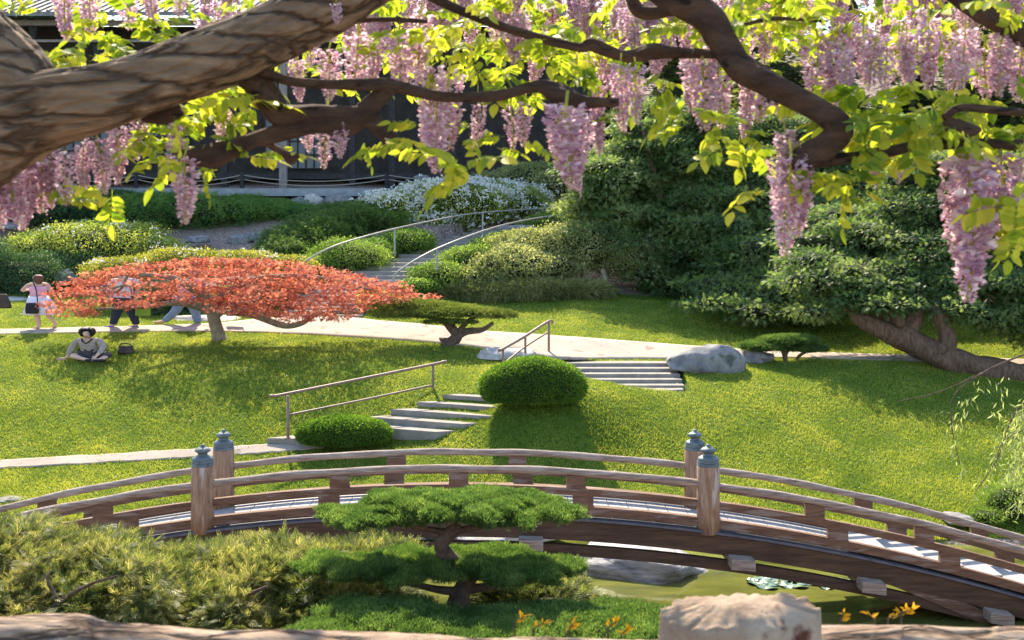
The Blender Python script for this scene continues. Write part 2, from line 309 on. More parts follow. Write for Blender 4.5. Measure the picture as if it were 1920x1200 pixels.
def ground_mat():
    m = bpy.data.materials.new('ground_soil_and_lawn'); m.use_nodes = True; N = m.node_tree.nodes; L = m.node_tree.links
    p = N['Principled BSDF']; p.inputs['Roughness'].default_value = .95; p.inputs['Specular IOR Level'].default_value = .1
    tc = N.new('ShaderNodeTexCoord'); sp = N.new('ShaderNodeSeparateXYZ'); L.new(tc.outputs['Object'], sp.inputs[0])
    def noise(s, d=5):
        n = N.new('ShaderNodeTexNoise'); n.inputs['Scale'].default_value = s; n.inputs['Detail'].default_value = d; L.new(tc.outputs['Object'], n.inputs['Vector']); return n.outputs['Fac']
    def ramp(src, a, b, c0, c1):
        r = N.new('ShaderNodeValToRGB'); r.color_ramp.elements[0].position = a; r.color_ramp.elements[1].position = b; r.color_ramp.elements[0].color = (*c0, 1); r.color_ramp.elements[1].color = (*c1, 1); L.new(src, r.inputs[0]); return r.outputs[0]
    lawn = ramp(noise(9, 8), .3, .7, (.035, .075, .008), (.12, .19, .02))
    mul = ramp(noise(14, 10), .35, .65, (.12, .085, .065), (.42, .33, .27)); 
    def mix(f, a, b):
        x = N.new('ShaderNodeMixRGB'); L.new(f, x.inputs[0]); L.new(a, x.inputs[1]); L.new(b, x.inputs[2]); return x.outputs[0]
    def math_(op, a, b):
        x = N.new('ShaderNodeMath'); x.operation = op
        for i, q in enumerate((a, b)):
            if isinstance(q, (int, float)): x.inputs[i].default_value = q
            else: L.new(q, x.inputs[i])
        return x.outputs[0]
    yy = math_('ADD', sp.outputs['Y'], math_('MULTIPLY', math_('SUBTRACT', noise(.8, 3), .5), 2.0))
    fhill = N.new('ShaderNodeMapRange'); fhill.inputs[1].default_value = 41.4; fhill.inputs[2].default_value = 41.9; L.new(yy, fhill.inputs[0])
    fnear = N.new('ShaderNodeMapRange'); fnear.inputs[1].default_value = 23.9; fnear.inputs[2].default_value = 23.2; L.new(yy, fnear.inputs[0])
    c = mix(fhill.outputs[0], lawn, mul); c = mix(fnear.outputs[0], c, mul); L.new(c, p.inputs['Base Color'])
    b = N.new('ShaderNodeBump'); b.inputs['Strength'].default_value = .9; b.inputs['Distance'].default_value = .06; L.new(noise(22, 8), b.inputs['Height']); L.new(b.outputs[0], p.inputs['Normal'])
    return m
go = mesh_obj('ground', np.stack([X.ravel(), Y.ravel(), Z.ravel()], 1), Fq, ground_mat(), smooth=True); tag(go, kind='structure')

def drape(name, top, bot, m, lift=.03, n=90, rows=9):
    T = spline(top, n); B = spline(bot, n); V = []
    for i in range(n):
        a = G(*T[i]); b = G(*B[i])
        for k in range(rows):
            p = a.lerp(b, k / (rows - 1)); V.append((p.x, p.y, float(terrain(np.array([p.x]), np.array([p.y]), False)[0]) + lift))
    Fs = [(i * rows + k, i * rows + k + 1, (i + 1) * rows + k + 1, (i + 1) * rows + k) for i in range(n - 1) for k in range(rows - 1)]
    o = mesh_obj(name, V, Fs, m, smooth=True); sd = o.modifiers.new('thickness', 'SOLIDIFY'); sd.thickness = .06; sd.offset = -1 
    return tag(o, kind='structure'), V
UT = [(-350,626),(-250,624),(0,619),(280,612),(400,607),(520,597),(640,596),(720,603),(820,612),(900,621),(1000,628),(1130,637),(1300,650),(1450,659),(1600,664),(1750,669),(1950,676),(2250,688)]
UB = [(-350,636),(-250,634),(0,628),(280,623),(400,623),(520,626),(640,632),(720,637),(820,645),(900,653),(1000,666),(1060,673),(1240,674),(1420,672),(1600,675),(1750,680),(1950,687),(2250,700)]
LT = [(-350,886),(-250,881),(0,866),(250,851),(420,841),(520,835),(600,831)]
LB = [(-350,906),(-250,900),(0,881),(250,867),(400,858),(520,850),(610,841)]
_, upV = drape('garden_path', UT, UB, M['path']); _, loV = drape('lawn_path', LT, LB, M['path'], n=50)
# pond
def water_mat():
    m = bpy.data.materials.new('pond_water'); m.use_nodes = True; N = m.node_tree.nodes; L = m.node_tree.links
    p = N['Principled BSDF']; p.inputs['Base Color'].default_value = (.05, .06, .012, 1); p.inputs['Roughness'].default_value = .06; p.inputs['Specular IOR Level'].default_value = 1.0; p.inputs['IOR'].default_value = 1.45
    tc = N.new('ShaderNodeTexCoord'); mp = N.new('ShaderNodeMapping'); mp.inputs['Scale'].default_value = (.6, 1.6, 1); L.new(tc.outputs['Object'], mp.inputs[0])
    n = N.new('ShaderNodeTexNoise'); n.inputs['Scale'].default_value = 3.5; n.inputs['Detail'].default_value = 4; L.new(mp.outputs[0], n.inputs['Vector'])
    n2 = N.new('ShaderNodeTexNoise'); n2.inputs['Scale'].default_value = 1.2; n2.inputs['Detail'].default_value = 6; L.new(mp.outputs[0], n2.inputs['Vector'])
    r = N.new('ShaderNodeValToRGB'); r.color_ramp.elements[0].color = (.075, .085, .02, 1); r.color_ramp.elements[1].color = (.19, .2, .045, 1); r.color_ramp.elements[0].position = .35; r.color_ramp.elements[1].position = .7
    L.new(n2.outputs['Fac'], r.inputs[0]); L.new(r.outputs[0], p.inputs['Base Color'])
    b = N.new('ShaderNodeBump'); b.inputs['Strength'].default_value = .05; b.inputs['Distance'].default_value = .04; L.new(n.outputs['Fac'], b.inputs['Height']); L.new(b.outputs[0], p.inputs['Normal'])
    return m
tag(mesh_obj('water', [(-15, 16.8, 0), (16, 16.8, 0), (16, 24.6, 0), (-15, 24.6, 0)], [(0, 1, 2, 3)], water_mat()), kind='structure')

# ---------------------------------------------------------------- foliage machinery
def tmpl_leaf(l=1.0, wd=.5, fold=.12):
    return np.array([(0, 0, 0), (.5 * l, wd / 2, fold), (l, 0, 0), (.5 * l, -wd / 2, fold)]), np.array([(0, 2, 1), (0, 3, 2)])
def tmpl_tuft(n=7, spread=.7, wd=.1, seed=1, flat=False):
    r = np.random.default_rng(seed); V = []; T = []
    for i in range(n):
        a = 2 * math.pi * i / n + r.random() * .6; s = spread * (.35 + .75 * r.random()); L_ = .65 + .4 * r.random()
        dz = math.cos(a) * s * (.3 if flat else 1); dy = math.sin(a) * s
        tip = np.array([1, dy, dz]); tip = tip / np.linalg.norm(tip) * L_; sd = np.cross(tip, r.normal(size=3)); sd = sd / np.linalg.norm(sd) * wd / 2
        k = len(V); V += [tip * .05 - sd * .5, tip * .55 + sd * 1.1, tip, tip * .5 - sd * 1.1]; T += [(k, k + 1, k + 2), (k, k + 2, k + 3)]
    return np.array(V), np.array(T)
def tmpl_frond(n=5, wd=.16, ang=.75):       # flat spray: axis with side sprigs
    V = []; T = []
    def blade(a, b, w_):
        d = b - a; s = np.array([-d[1], d[0], 0.0]); s = s / (np.linalg.norm(s) + 1e-9) * w_ / 2; k = len(V)
        V.extend([a - s * .4, a * .45 + b * .55 + s, b, a * .45 + b * .55 - s]); T.extend([(k, k + 1, k + 2), (k, k + 2, k + 3)])
    blade(np.array([0, 0, 0.]), np.array([1, 0, -.08]), wd)
    for i in range(n):
        for sgn in (-1, 1):
            x = .12 + .75 * i / n; L_ = .5 * (1 - .55 * i / n)
            a = np.array([x, 0, 0.]); blade(a, a + np.array([math.cos(ang) * L_, sgn * math.sin(ang) * L_, -.1 * L_ + .03 * sgn]), wd * .85)
    return np.array(V), np.array(T)
def tmpl_maple(n=7):
    V = [(0, 0, 0)]; T = []
    for i in range(n):
        a = (i - (n - 1) / 2) * .42; L_ = 1 - .09 * abs(i - (n - 1) / 2) ** 1.4; c, s = math.cos(a), math.sin(a); k = len(V)
        V += [(.5 * c * L_ - .07 * s, .5 * s * L_ + .07 * c, 0), (c * L_, s * L_, -.12), (.5 * c * L_ + .07 * s, .5 * s * L_ - .07 * c, 0)]; T += [(0, k + 2, k + 1), (0, k + 1, k)]
    return np.array(V, float), np.array(T)
def norm(v): return v / (np.linalg.norm(v, axis=-1, keepdims=True) + 1e-9)
def inst(tm, pos, dirs, ups, scale):
    V, T = tm; x = norm(dirs); y = norm(np.cross(ups, x)); z = np.cross(x, y)
    n = len(pos); sc_ = np.broadcast_to(np.asarray(scale, float), (n,))[:, None, None]
    P = (V[None, :, 0:1] * x[:, None] + V[None, :, 1:2] * y[:, None] + V[None, :, 2:3] * z[:, None]) * sc_ + pos[:, None]
    Fc = T[None] + (np.arange(n) * len(V))[:, None, None]
    return P.reshape(-1, 3), Fc.reshape(-1, 3)
def join(parts):
    V = []; Fc = []; I = []; n = 0
    for v, f, i in parts: V.append(v); Fc.append(f + n); I.append(np.full(len(f), i)); n += len(v)
    return np.concatenate(V), np.concatenate(Fc), np.concatenate(I)
def shell(blobs, n, inner=.7, lump=.15, freq=1.5, top=0.0, seed=0, keep=.78, lo=-1.0, fly=.22):
    B = np.array([[*b[0], *b[1]] for b in blobs], float); c = B[:, :3]; r = B[:, 3:]
    wt = (r[:, 0] * r[:, 1] + r[:, 0] * r[:, 2] + r[:, 1] * r[:, 2]); wt /= wt.sum()
    P = []; Nn = []; got = 0
    for _ in range(12):
        k = rng.choice(len(B), size=n, p=wt); d = norm(rng.normal(size=(n, 3)) + np.array([0, 0, top])); rr = inner + (1.0 - inner) * rng.random(n) ** .6 + fly * rng.random(n) ** 5
        base = c[k] + d * r[k]; rr = rr * (1 + lump * snoise(base * freq, seed))
        p = c[k] + d * r[k] * rr[:, None]; ok = d[:, 2] > lo
        for j in range(len(B)):
            q = (((p - c[j]) / r[j]) ** 2).sum(1); ok &= ~((q < keep ** 2) & (k != j))
        P.append(p[ok]); Nn.append(norm(d / r[k])[ok]); got += ok.sum()
        if got >= n: break
    return np.concatenate(P)[:n], np.concatenate(Nn)[:n]
_ico = {}
def ico(sub):
    if sub not in _ico:
        bm = bmesh.new(); bmesh.ops.create_icosphere(bm, subdivisions=sub, radius=1); _ico[sub] = (np.array([v.co[:] for v in bm.verts]), np.array([[v.index for v in f.verts] for f in bm.faces])); bm.free()
    return _ico[sub]
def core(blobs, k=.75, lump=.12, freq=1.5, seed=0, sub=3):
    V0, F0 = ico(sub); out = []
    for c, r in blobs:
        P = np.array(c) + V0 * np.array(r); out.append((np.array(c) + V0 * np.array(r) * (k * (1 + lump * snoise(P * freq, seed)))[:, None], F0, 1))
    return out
def foliage(name, blobs, n, tm, size, m, parent=None, inner=.75, lump=.15, freq=1.5, top=.3, mode='leaf', corek=.72, extra=None, seed=0, jit=.6, lo=-1.0, keep=.78, fly=.22):
    P, Nn = shell(blobs, n, inner, lump, freq, top, seed, keep, lo, fly); n = len(P)
    if mode == 'leaf': D = norm(rng.normal(size=(n, 3)) + Nn * .3); U = norm(Nn + rng.normal(size=(n, 3)) * jit)
    elif mode == 'out': D = norm(Nn + rng.normal(size=(n, 3)) * jit + np.array([0, 0, .25])); U = rng.normal(size=(n, 3))
    elif mode == 'flat':
        D = Nn * np.array([1, 1, .15]) + rng.normal(size=(n, 3)) * np.array([.5, .5, .15]); D = norm(D); U = norm(np.array([0, 0, 1.]) + rng.normal(size=(n, 3)) * .25)
    elif mode == 'droop': D = norm(Nn * np.array([1, 1, .2]) + rng.normal(size=(n, 3)) * .45 + np.array([0, 0, -.25])); U = norm(np.array([0, 0, 1.]) + rng.normal(size=(n, 3)) * .5)
    elif mode == 'up': D = norm(rng.normal(size=(n, 3)) * .45 + Nn * .4 + np.array([0, 0, .8])); U = rng.normal(size=(n, 3))
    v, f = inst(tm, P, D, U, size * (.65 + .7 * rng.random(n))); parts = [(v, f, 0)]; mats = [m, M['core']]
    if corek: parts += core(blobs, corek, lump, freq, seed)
    if extra:                              # flowers: (count, material, size)
        cnt, fm, fs, flat = extra; P2, N2 = shell(blobs, cnt, 1.0, lump, freq, .8, seed, keep); cl = snoise(P2 * 1.7, 4) > flat; P2, N2 = P2[cl], N2[cl]
        for q in range(3):
            a = rng.normal(size=(len(P2), 3)); v2, f2 = inst(tmpl_leaf(1, .8, .1), P2 + a * .01, norm(N2 + a * .7), rng.normal(size=(len(P2), 3)), fs); parts.append((v2, f2, 2))
        mats = mats + [fm]
    v, f, i = join(parts); return mesh_obj(name, v, f, mats, parent, midx=i)
LEAF = tmpl_leaf(1, .5); LEAFN = tmpl_leaf(1, .28); TUFT = tmpl_tuft(); TUFT5 = tmpl_tuft(5, .5, .14, 3); FROND = tmpl_frond(); MAPLE = tmpl_maple(); FR2 = tmpl_frond(3, .12, .6); FR3 = tmpl_frond(4, .055, .5); BLADES = tmpl_tuft(5, .35, .09, 5)
def PB(px, py, d, rx, ry, rd=None):         # blob from photo pixels + distance; depth radius in metres
    c = W(px, py, d); s = d / F; return ((c.x, c.y, c.z), (rx * s, rd if rd else max(rx * s * .6, ry * s), ry * s))
def curve_tube(mb, pts, seg=10, n=None, **kw):  # pts: (px,py,d,radius px)
    n = n or max(6, len(pts) * 5); S = spline(pts, n); mb.tube([W(*s[:3]) for s in S], [max(s[3], .5) * s[2] / F for s in S], seg, **kw); return mb

# ---------------------------------------------------------------- lawn grass (uncountable)
def inpoly(V, rows, x, y):                  # rough mask of draped strips
    m = np.zeros(x.shape, bool); V = np.array(V).reshape(-1, rows, 3); a = V[:, 0]; b = V[:, -1]
    o = np.argsort(a[:, 0]); top = np.interp(x, a[o, 0], a[o, 1]); o2 = np.argsort(b[:, 0]); bot = np.interp(x, b[o2, 0], b[o2, 1])
    jg = .05 * snoise(np.stack([x * 7, y * 5, x * 0], 1), 2) + .03 * np.sin(x * 23); return (y < top - .05 + jg) & (y > bot + .05 - jg) & (x < max(a[:, 0].max(), b[:, 0].max())) & (x > a[:, 0].min())
n = 760000
y = 23.6 + 18.2 * rng.random(n) ** 1.25; x = (rng.random(n) * 2 - 1) * .46 * y
z = terrain(x, y); z0 = terrain(x, y, False); ok = (y > shore(x) + .1) & (z0 - z < .01) & (y < 41.4 + .8 * np.sin(x)) & ~inpoly(upV, 9, x, y) & ~inpoly(loV, 9, x, y)
x, y, z = x[ok], y[ok], z[ok]; n = len(x); h = (.03 + .025 * rng.random(n)) * (1 + .3 * snoise(np.stack([x * 2, y * 2, x * 0], 1))) * (1 + .25 * snoise(np.stack([x * 9, y * 14, x * 0], 1), 3))
lean = rng.normal(size=(n, 2)) * .03; a = rng.random(n) * math.pi; sx = np.cos(a) * .009; sy = np.sin(a) * .009
B0 = np.stack([x - sx, y - sy, z - .01], 1); B1 = np.stack([x + sx, y + sy, z - .01], 1); B2 = np.stack([x + lean[:, 0], y + lean[:, 1], z + h], 1)
V = np.stack([B0, B1, B2], 1).reshape(-1, 3)
tag(mesh_obj('grass', V, np.arange(n * 3).reshape(-1, 3), M['grass']), 'short backlit lawn grass on both sides of the steps', 'grass', kind='stuff')

n = 1300; y = 24 + 16 * rng.random(n); x = (rng.random(n) * 2 - 1) * .45 * y; z = terrain(x, y, False); ok = (y > shore(x) + .2); P = np.stack([x, y, z + .055], 1)[ok]; n = len(P)
v, f = inst(tmpl_leaf(1, .6, .1), P, norm(rng.normal(size=(n, 3)) * np.array([1, 1, .3])), norm(np.array([0, 0, 1.]) + rng.normal(size=(n, 3)) * .4), .02 + .035 * rng.random(n) ** 2)
tag(mesh_obj('fallen_petals', v, f, M['white_flower']), 'scattered pale fallen petals and bits on the lawn', 'petals', kind='stuff')
# ---------------------------------------------------------------- stairs
st = empty('concrete_steps', LF0, 'diagonal lower flight of concrete steps climbing the lawn between the two round bushes', 'steps')
for k in range(5):
    a = LF0 + LA * k; b = a + LN * (1.12 if k < 3 else .92); c = b + Vector((LA.x, LA.y, 0)) * 1.15; d = a + Vector((LA.x, LA.y, 0)) * 1.15
    mb = MB(); mb.prism([a, b, c, d], [p - Vector((0, 0, .45)) for p in (a, b, c, d)]); mb.build('step', M['concrete'], st, bevel=.008)
a = G(498, 834); mb = MB(); top = [G(500, 833), G(590, 842), G(640, 825), G(548, 818)]; zt = max(p.z for p in top) + .02
mb.prism([Vector((p.x, p.y, zt)) for p in top], [Vector((p.x, p.y, zt - .3)) for p in top]); mb.build('landing', M['concrete'], st, bevel=.01)
s2 = empty('concrete_steps', (2.9, UF0.y, UF0.z), 'straight upper flight of shaded concrete steps meeting the path, right of the large round bush', 'steps')
for k in range(5):
    zc = UF0.z + (k + 1) * UA.z - .02; y0 = UF0.y + k * UA.y; y1 = UF0.y + 5 * UA.y + .15 if k == 4 else y0 + UA.y + .05
    mb = MB(); mb.box((2.92, (y0 + y1) / 2, zc - .2), (3.1, y1 - y0, .4)); mb.build('step', M['concrete'], s2, bevel=.008)
lp = MB(); lp.prism([Vector(q) for q in ((LF0.x + 5 * LA.x, LF0.y + 5 * LA.y, 2.065), (LF0.x + 5 * LA.x + LN.x, LF0.y + 5 * LA.y + LN.y + .3, 2.065), (4.4, 30.6, 2.065), (4.4, 31.0, 2.065), (1.3, 31.0, 2.065))],
                   [Vector(q) for q in ((LF0.x + 5 * LA.x, LF0.y + 5 * LA.y, 1.75), (LF0.x + 5 * LA.x + LN.x, LF0.y + 5 * LA.y + LN.y + .3, 1.75), (4.4, 30.6, 1.75), (4.4, 31.0, 1.75), (1.3, 31.0, 1.75))]); lp.build('landing', M['concrete'], s2)
s3 = empty('stone_steps', W(*HS[0, :3]), 'long curving flight of steps climbing the planted hillside behind the red maple', 'steps')
for i in range(len(HS) - 1):
    c = W(*HS[i, :3]); c2 = W(*HS[i + 1, :3]); hw = HS[i, 3] * c.y / F
    mb = MB(); mb.box((c.x, (c.y + c2.y + .12) / 2, c.z - .15), (hw * 2, c2.y - c.y + .12, .3), ax=(1, -.12, 0)); mb.build('step', M['concrete'], s3, bevel=.01)

# ---------------------------------------------------------------- handrails
def rail(label, posts, rails, r=.03, rp=.035, mk='handrail'):
    b = posts[0]; root = empty('handrail', W(b[0], b[2], b[3]), label, 'handrail')
    for px, y0, y1, d in posts:
        mb = MB(); t = W(px, y0, d); q = W(px, y1, d); mb.tube([q - Vector((0, 0, .12)), q, t], [rp] * 3, 10); mb.lathe(q + Vector((0, 0, .0)), [(rp * 2.2, 0), (rp * 2.2, .015), (rp, .03)], 12)
        mb.build('post', M[mk], root, True)
    for pts, rr in rails: mb = MB(); curve_tube(mb, [(*p, rr * F / p[2]) for p in pts], 10, 30); mb.build('rail', M[mk], root, True)
rail('straight two-bar brown handrail beside the lower flight of steps', [(540, 742, 822, 27.9), (812, 682, 750, 30.2)],
     [([(506, 743, 27.6), (512, 742, 27.65), (540, 738, 27.9), (812, 683, 30.2), (828, 679, 30.35), (834, 681, 30.4)], .035), ([(542, 778, 27.9), (680, 750, 29.1), (812, 722, 30.2)], .026)])
rail('short steep two-bar handrail above the large round bush, at the head of the path steps', [(943, 656, 688, 31.4), (985, 633, 674, 32.5), (1029, 604, 671, 33.6)],
     [([(936, 657, 31.2), (943, 654, 31.4), (985, 630, 32.5), (1024, 605, 33.5), (1034, 602, 33.7), (1036, 606, 33.75)], .04), ([(943, 683, 31.4), (985, 650, 32.5), (1029, 622, 33.6)], .026)])
rail('long curved handrail on the left side of the hillside steps', [(567, 497, 545, 40.5), (740, 430, 475, 42.7), (905, 399, 445, 46.6)],
     [([(560, 500, 40.4), (567, 493, 40.5), (620, 464, 41), (700, 439, 42), (800, 416, 44), (900, 399, 46.5), (1075, 387, 51)], .028)], mk='steel')
rail('long curved handrail on the right side of the hillside steps', [(738, 530, 555, 39.75), (820, 468, 505, 40.7), (1084, 398, 432, 47)],
     [([(738, 534, 39.7), (738, 524, 39.75), (748, 508, 39.9), (800, 476, 40.5), (870, 446, 41.6), (960, 418, 43.5), (1086, 397, 47)], .034)], mk='steel')

# ---------------------------------------------------------------- arched bridge
DN, DF = 19.0, 20.38; S = DN / F; XC = (852 - 960) * S; KC = 1.36e-4 / S     # z = crown - KC*(x-XC)^2
def bz(x, py): return CZ - (py - HY) * S - KC * (x - XC) ** 2               # arc whose crown sits on photo row py
def bx(px): return (px - 960) * S
X0, X1 = bx(-330), bx(2090)
br = empty('arched_bridge', (XC, (DN + DF) / 2, 0), 'arched redwood footbridge with low railings and green finials crossing the pond', 'bridge')
def arc_beam(name, x0, x1, y0, y1, pyt, pyb, m, rnd=False, n=60):
    mb = MB(); xs = np.linspace(x0, x1, n)
    if rnd:
        h = (pyb - pyt) * S / 2; mb.tube([(x, (y0 + y1) / 2, bz(x, (pyt + pyb) / 2) + .006 * math.sin(x * 3.1)) for x in xs], [h * (1 + .07 * math.sin(x * 5 + y0)) for x in xs], 14, flat=1.1, up=(0, 0, 1)); return mb.build(name, m, br, True)
    V = []
    for x in xs: V += [(x, y0, bz(x, pyt)), (x, y1, bz(x, pyt)), (x, y1, bz(x, pyb)), (x, y0, bz(x, pyb))]
    Fs = [(4 * i + k, 4 * i + 4 + k, 4 * i + 4 + (k + 1) % 4, 4 * i + (k + 1) % 4) for i in range(n - 1) for k in range(4)] + [(3, 2, 1, 0), tuple(4 * n - 4 + k for k in range(4))]
    mb.add(V, Fs); return mb.build(name, m, br, bevel=.008)
PX = [-560 + 0, 380, 1328]; PXX = [bx(380), bx(1328), bx(2085)]
for side, yb in (('near', DN), ('far', DF)):
    segs = [(X0, bx(380)), (bx(380), bx(1328)), (bx(1328), bx(2085))]
    for a, b in segs:
        arc_beam('top_rail', a + .03, b - .03, yb - .06, yb + .06, 871, 885, M['wood_grey'], True)
        arc_beam('middle_rail', a + .03, b - .03, yb - .05, yb + .05, 907, 921, M['wood_red'])
        arc_beam('bottom_rail', a + .03, b - .03, yb - .06, yb + .06, 940, 957, M['wood_red'])
    for px in (-320, 380, 1328, 2085):
        x = bx(px); zb = bz(x, 968); mb = MB(); r = 21.5 * S; zt = bz(x, 960) + (965 - 874) * S + .0
        zt = CZ - (872 - HY) * S if px in (380, 1328) else bz(x, 845)
        mb.lathe((x, yb, zb), [(r, 0), (r, .4), (r * .98, zt - zb - .02), (r * .9, zt - zb)], 28); po = mb.build('post', M['wood_post'], br, False)
        for p in po.data.polygons: p.use_smooth = len(p.vertices) == 4
        q = S; mb = MB(); mb.lathe((x, yb, zt), [(20 * q, -2 * q), (20.5 * q, 0), (20.5 * q, 3 * q), (19 * q, 3.6 * q), (19 * q, 5 * q), (20.5 * q, 5.6 * q), (20.5 * q, 8 * q), (19 * q, 8.6 * q), (19 * q, 10 * q), (20 * q, 11 * q), (19 * q, 14 * q), (13 * q, 17.5 * q), (9 * q, 19 * q), (8.5 * q, 22 * q), (11 * q, 24 * q), (15 * q, 27 * q), (14 * q, 30 * q), (9 * q, 33 * q), (4.5 * q, 35 * q), (4 * q, 37 * q), (3 * q, 39 * q), (.6 * q, 39.6 * q)], 30)
        mb.build('finial', M['bronze'], po, True)
    ub = [637, 860, 1080, 1527, 1732, 193, -30] if side == 'near' else [632, 851, 1075, 1540, 1748, 195, 0]
    lb = [617, 1093, 1570, 1780, 1990, 240, 0, -170] if side == 'near' else [617, 860, 1093, 1570, 1780, 240, 0]
    if side == 'far':
        ub = [728, 971, 1666, 1900, 25, -180]; lb = [723, 982, 1733, 1950, 120]
    for px in ub: x = bx(px); mb = MB(); mb.box((x, yb, (bz(x, 884) + bz(x, 908)) / 2), (.31, .1, (908 - 884) * S), ax=(1, 0, -2 * KC * (x - XC))); mb.build('strut_block', M['wood_red'], br, bevel=.006)
    for px in lb: x = bx(px); mb = MB(); mb.box((x, yb, (bz(x, 920) + bz(x, 941)) / 2), (.33, .11, (941 - 920) * S), ax=(1, 0, -2 * KC * (x - XC))); mb.build('strut_block', M['wood_red'], br, bevel=.006)
    yy0, yy1 = (DN - .13, DN + .06) if side == 'near' else (DF - .06, DF + .13)
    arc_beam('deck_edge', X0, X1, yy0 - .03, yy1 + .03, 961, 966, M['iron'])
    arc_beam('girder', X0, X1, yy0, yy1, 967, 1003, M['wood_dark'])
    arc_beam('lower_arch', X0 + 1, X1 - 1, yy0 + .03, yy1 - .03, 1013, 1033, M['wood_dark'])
for px in (712, 995, 1385, 1625, 430, 180, 1860):
    x = bx(px); mb = MB(); mb.box((x, (DN + DF) / 2, bz(x, 1008)), (.38, DF - DN + .84, .17), ax=(1, 0, -2 * KC * (x - XC) * .6)); mb.build('crossbeam', M['wood_grey'], br, bevel=.01)
# deck boards: gentle in the middle, stepped treads towards both ends
XF = bx(1590); XL = bx(60); xs = np.arange(XL, XF, .33)
for i, x in enumerate(xs):
    x2 = x + .318; mb = MB(); za, zb = bz(x, 958), bz(x2, 958)
    mb.prism([Vector((x, DN + .07, za)), Vector((x2, DN + .07, zb)), Vector((x2, DF - .07, zb)), Vector((x, DF - .07, za))], [Vector((x, DN + .07, za - .04)), Vector((x2, DN + .07, zb - .04)), Vector((x2, DF - .07, zb - .04)), Vector((x, DF - .07, za - .04))]); mb.build('deck_board', M['deck'], br)
for sgn, xs0, xend in ((1, XF, X1), (-1, XL, X0)):
    x = xs0
    while (xend - x) * sgn > .1:
        x2 = x + sgn * .62; zt = bz(x, 958) + .02; mb = MB(); mb.box(((x + x2) / 2, (DN + DF) / 2, zt - .03), (.64, DF - DN - .13, .05)); mb.build('step_tread', M['deck'], br, bevel=.005)
        mb = MB(); h = abs(bz(x2, 958) - bz(x, 958)); mb.box((x2 - sgn * .03, (DN + DF) / 2, zt - .06 - h / 2), (.03, DF - DN - .14, h)); mb.build('step_riser', M['wood_red'], br); x = x2
for y_ in (DN - .05, DF - .05):
    mb = MB(); mb.box(Vector(((bx(1680) + bx(1960)) / 2, y_, CZ - (1145 - HY) * S)), (2.9, .14, .22), ax=(1, 0, -.42)); mb.build('brace', M['wood_red'], br, bevel=.01)

# ---------------------------------------------------------------- rocks
def rock(label, px, py, d, rx, ry, rd, m, seed, sx=0, name='rock', ground=True, flat=.35, sub=4, taper=0):
    V0, F0 = ico(sub); V = V0.copy(); c = W(px, py, d); s = d / F
    n1 = snoise(V * 1.6, seed); n2 = snoise(V * 4.3, seed * 2 + 1); n3 = snoise(V * 10, seed)
    r = 1 + .22 * n1 + .1 * n2 + .035 * n3; V = V * r[:, None]; V[:, 2] = np.where(V[:, 2] < -flat, -flat + (V[:, 2] + flat) * .1, V[:, 2]); V[:, 2] = V[:, 2] * (1 + taper * V[:, 0])
    for cut in range(5):                    # split faces
        nn = norm(np.random.default_rng(seed * 9 + cut).normal(size=3)); dd = V @ nn; V = V - np.maximum(dd - .78, 0)[:, None] * nn * .8
    V = V * np.array([rx * s, rd, ry * s * 1.2]); o = mesh_obj(name, V, F0, m, smooth=True); o.location = c
    mm = o.modifiers.new('b', 'SUBSURF') if False else None
    return tag(o, label, 'rock')
rock('long grey boulder tapering to a low left tip beside the upper steps', 1316, 684, 32.2, 76, 30, .6, M['rock'], 3, taper=.6)
rock('small round grey boulder behind the clipped pine right of the upper steps', 1412, 672, 33.2, 36, 14, .5, M['rock'], 8)
rock('flat pale boulder at the foot of the short steep handrail', 948, 666, 32.8, 52, 12, .6, M['rock_pale'], 5)
rock('wide layered slate-grey boulder standing in the pond under the bridge', 1190, 1056, 22.0, 130, 31, 1.1, M['rock_dark'], 12, name='pond_boulder', flat=.5)
rock('pale flat stone at the pond edge left of the slate boulder', 1010, 1040, 22.4, 70, 9, .7, M['rock_pale'], 15)
rock('flat grey shore stone seen under the bridge left of the clipped juniper trunk', 740, 998, 23.7, 90, 11, .5, M['rock'], 21)
rock('flat grey shore stone seen under the bridge right of the clipped juniper trunk', 960, 1004, 23.6, 110, 12, .5, M['rock_pale'], 22)
rock('low grey boulder on the bank at the left edge behind the bridge railing', 22, 934, 25.2, 30, 5, .4, M['rock'], 27)
rock('pale grey boulder on the path edge behind the maple trunk', 395, 607, 37.6, 100, 14, .6, M['rock_pale'], 31)
rock('grey boulder in the bed above the woman in the white dress', 125, 524, 42.2, 26, 14, .5, M['rock'], 33)
rock('flat pale rock by the lawn edge left of the woman in the white dress', 22, 566, 41, 45, 9, .5, M['rock_pale'], 34)
for i, (px, py, rx, ry, lab) in enumerate([(455, 452, 26, 12, 'left rock of the trio on the mulch bed'), (478, 447, 20, 11, 'middle rock of the trio on the mulch bed'), (500, 455, 22, 11, 'right rock of the trio on the mulch bed')]):
    rock('small grey ' + lab, px, py, 47.6, rx, ry, .5, M['rock'], 40 + i)
for i, (px, py, rx, ry, m_, lab) in enumerate([(588, 379, 20, 13, 'rock_pale', 'white upright rock below the house terrace'), (560, 380, 24, 9, 'rock', 'grey flat rock left of the white upright rock below the terrace'), (635, 378, 34, 11, 'rock', 'broad grey rock right of the white upright rock below the terrace'), (690, 380, 26, 10, 'rock', 'grey rock below the terrace beside the flowering azalea')]):
    rock(lab, px, py, 52.5, rx, ry, .6, M[m_], 50 + i)
